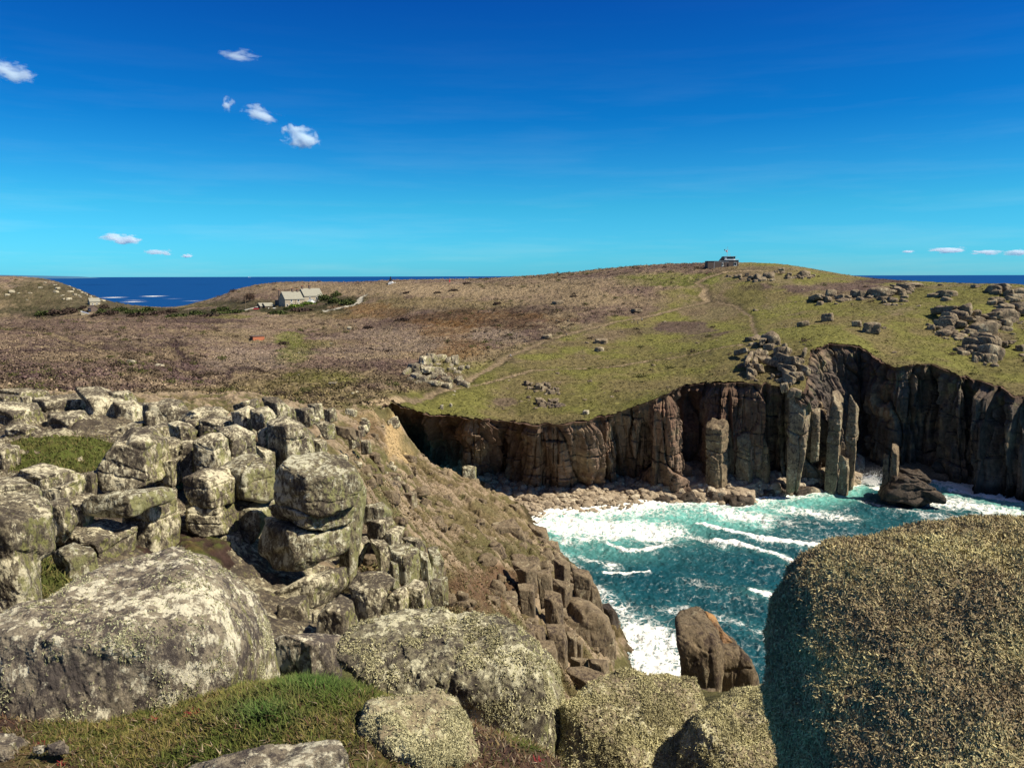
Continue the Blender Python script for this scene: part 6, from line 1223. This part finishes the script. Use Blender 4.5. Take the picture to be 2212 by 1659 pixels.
n_ = 60000; a = g5.uniform(-.25, .12, n_); y = np.exp(g5.uniform(math.log(34), math.log(165), n_)); x = a*y; P0 = np.stack([x, y, bilin(NZ, yr, an, x, y)], 1); U, V = proj(P0)
on = (P0[:, 2] > 2) & (U > 740) & (U < 1350) & (fbm(P0*.3, 2, 9) > -.35) & (g5.random(n_) < .8); Ph = P0[on]; k = len(Ph)
c0_ = np.where(g5.random((k, 1)) < .55, np.array([[.150, .112, .058]]), np.where(g5.random((k, 1)) < .6, np.array([[.100, .094, .038]]), np.array([[.23, .18, .105]])))
tussocks('rough_grass', Ph, c0_, g5.uniform(.10, .28, k), 4, g5, kind='stuff', label='tawny rough grass on the brown slope', cat='grass')
# shaggy lichen: a growth on its boulder
def lichen(o, n_, ln, wd, cols_, seed, per=4, up_bias=0.0, base=.02):
    rg_ = np.random.default_rng(seed); me = o.data; nv = len(me.vertices); co_ = np.empty(nv*3, np.float32); me.vertices.foreach_get('co', co_); co_ = co_.reshape(-1, 3); nf = len(me.polygons); vi = np.empty(nf*3, np.int32); me.polygons.foreach_get('vertices', vi); T3 = co_[vi.reshape(-1, 3)]
    e1, e2 = T3[:, 1]-T3[:, 0], T3[:, 2]-T3[:, 0]; cr = np.cross(e1, e2); ar = np.linalg.norm(cr, axis=1); nn = cr/(ar[:, None]+1e-12); loc = np.array(o.location); ce = T3.mean(1)+loc
    w_ = ar*((nn*(EYE-ce)).sum(1) > -.15)*(base+np.clip(fbm(ce*6, 4, seed)*1.6+.12, 0, 1)**1.5)*(1+up_bias*np.clip(nn[:, 2], -.3, 1)); U_, V_ = proj(ce); w_ = w_*((U_ > -60) & (U_ < 2280) & (V_ < 1720))
    f = rg_.choice(nf, n_, p=w_/w_.sum()); r1, r2 = rg_.random(n_), rg_.random(n_); q = r1+r2 > 1; r1[q] = 1-r1[q]; r2[q] = 1-r2[q]; P0 = T3[f, 0]+e1[f]*r1[:, None]+e2[f]*r2[:, None]
    P0 = np.repeat(P0, per, 0); nr_ = np.repeat(nn[f], per, 0); k = len(P0); nr_ = unit_rows(nr_+.55*rg_.normal(size=(k, 3))); pt = fbm((P0+loc)*5, 3, seed+3)+.5*rg_.normal(size=k)*.5
    ca, cb_ = np.array(cols_[0]), np.array(cols_[1]); t_ = np.clip(.5+pt, 0, 1)[:, None]; cc_ = (ca*(1-t_)+cb_*t_)*rg_.uniform(.6, 1.3, (k, 1))
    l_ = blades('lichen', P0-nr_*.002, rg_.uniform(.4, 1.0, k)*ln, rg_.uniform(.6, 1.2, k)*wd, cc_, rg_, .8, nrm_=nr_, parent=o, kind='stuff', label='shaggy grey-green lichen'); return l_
def by(lab): return next(o for o in COL.objects if o.get('label') == lab)
lichen(RB, 46000, .0125, .0058, ((.26, .20, .12), (.54, .48, .24)), 1, 4, .5, .22)
lichen(by('broad centre boulder with a dark pocket, furred with pale lichen'), 8500, .020, .011, ((.26, .24, .13), (.50, .47, .28)), 2, 4)
lichen(by('small furred boulder with a dark overhang, bottom centre'), 7500, .014, .008, ((.26, .24, .13), (.50, .47, .28)), 3, 4)
lichen(by('low lichen mound above the gap to the sea'), 14000, .020, .010, ((.27, .24, .13), (.52, .48, .26)), 4, 4, 0, .08)
lichen(by('second lichen mound, against the dark side of the great right boulder'), 12000, .018, .009, ((.27, .24, .13), (.52, .48, .26)), 5, 4, 0, .08)
lichen(by('great sloping white-lichened boulder filling the lower left'), 3500, .016, .010, ((.26, .25, .13), (.45, .44, .28)), 6, 4)
# spray where the swell hits the needle
n_ = 2600; c0 = at_z(1880, 1046, 0.0); tt = g5.random(n_); Ps = np.stack([c0[0]+g5.normal(size=n_)*(.7+2.6*tt)+1.6*tt, c0[1]+1.0+g5.normal(size=n_)*1.2, .1+tt**1.6*5.2*g5.random(n_)**.6], 1); rs_ = g5.uniform(.03, .15, n_)*(1.15-tt)
v1_, f1_ = ico(1); Vs = (v1_[None]*rs_[:, None, None]+Ps[:, None]).reshape(-1, 3); Fs = (f1_[None]+(np.arange(n_)*len(v1_))[:, None, None]).reshape(-1, 3)
link('sea_spray', mesh('sea_spray', Vs, Fs, plain('spray', (.86, .87, .86), .6, .03)), kind='stuff', label='white spray bursting against the needle of rock', cat='spray')
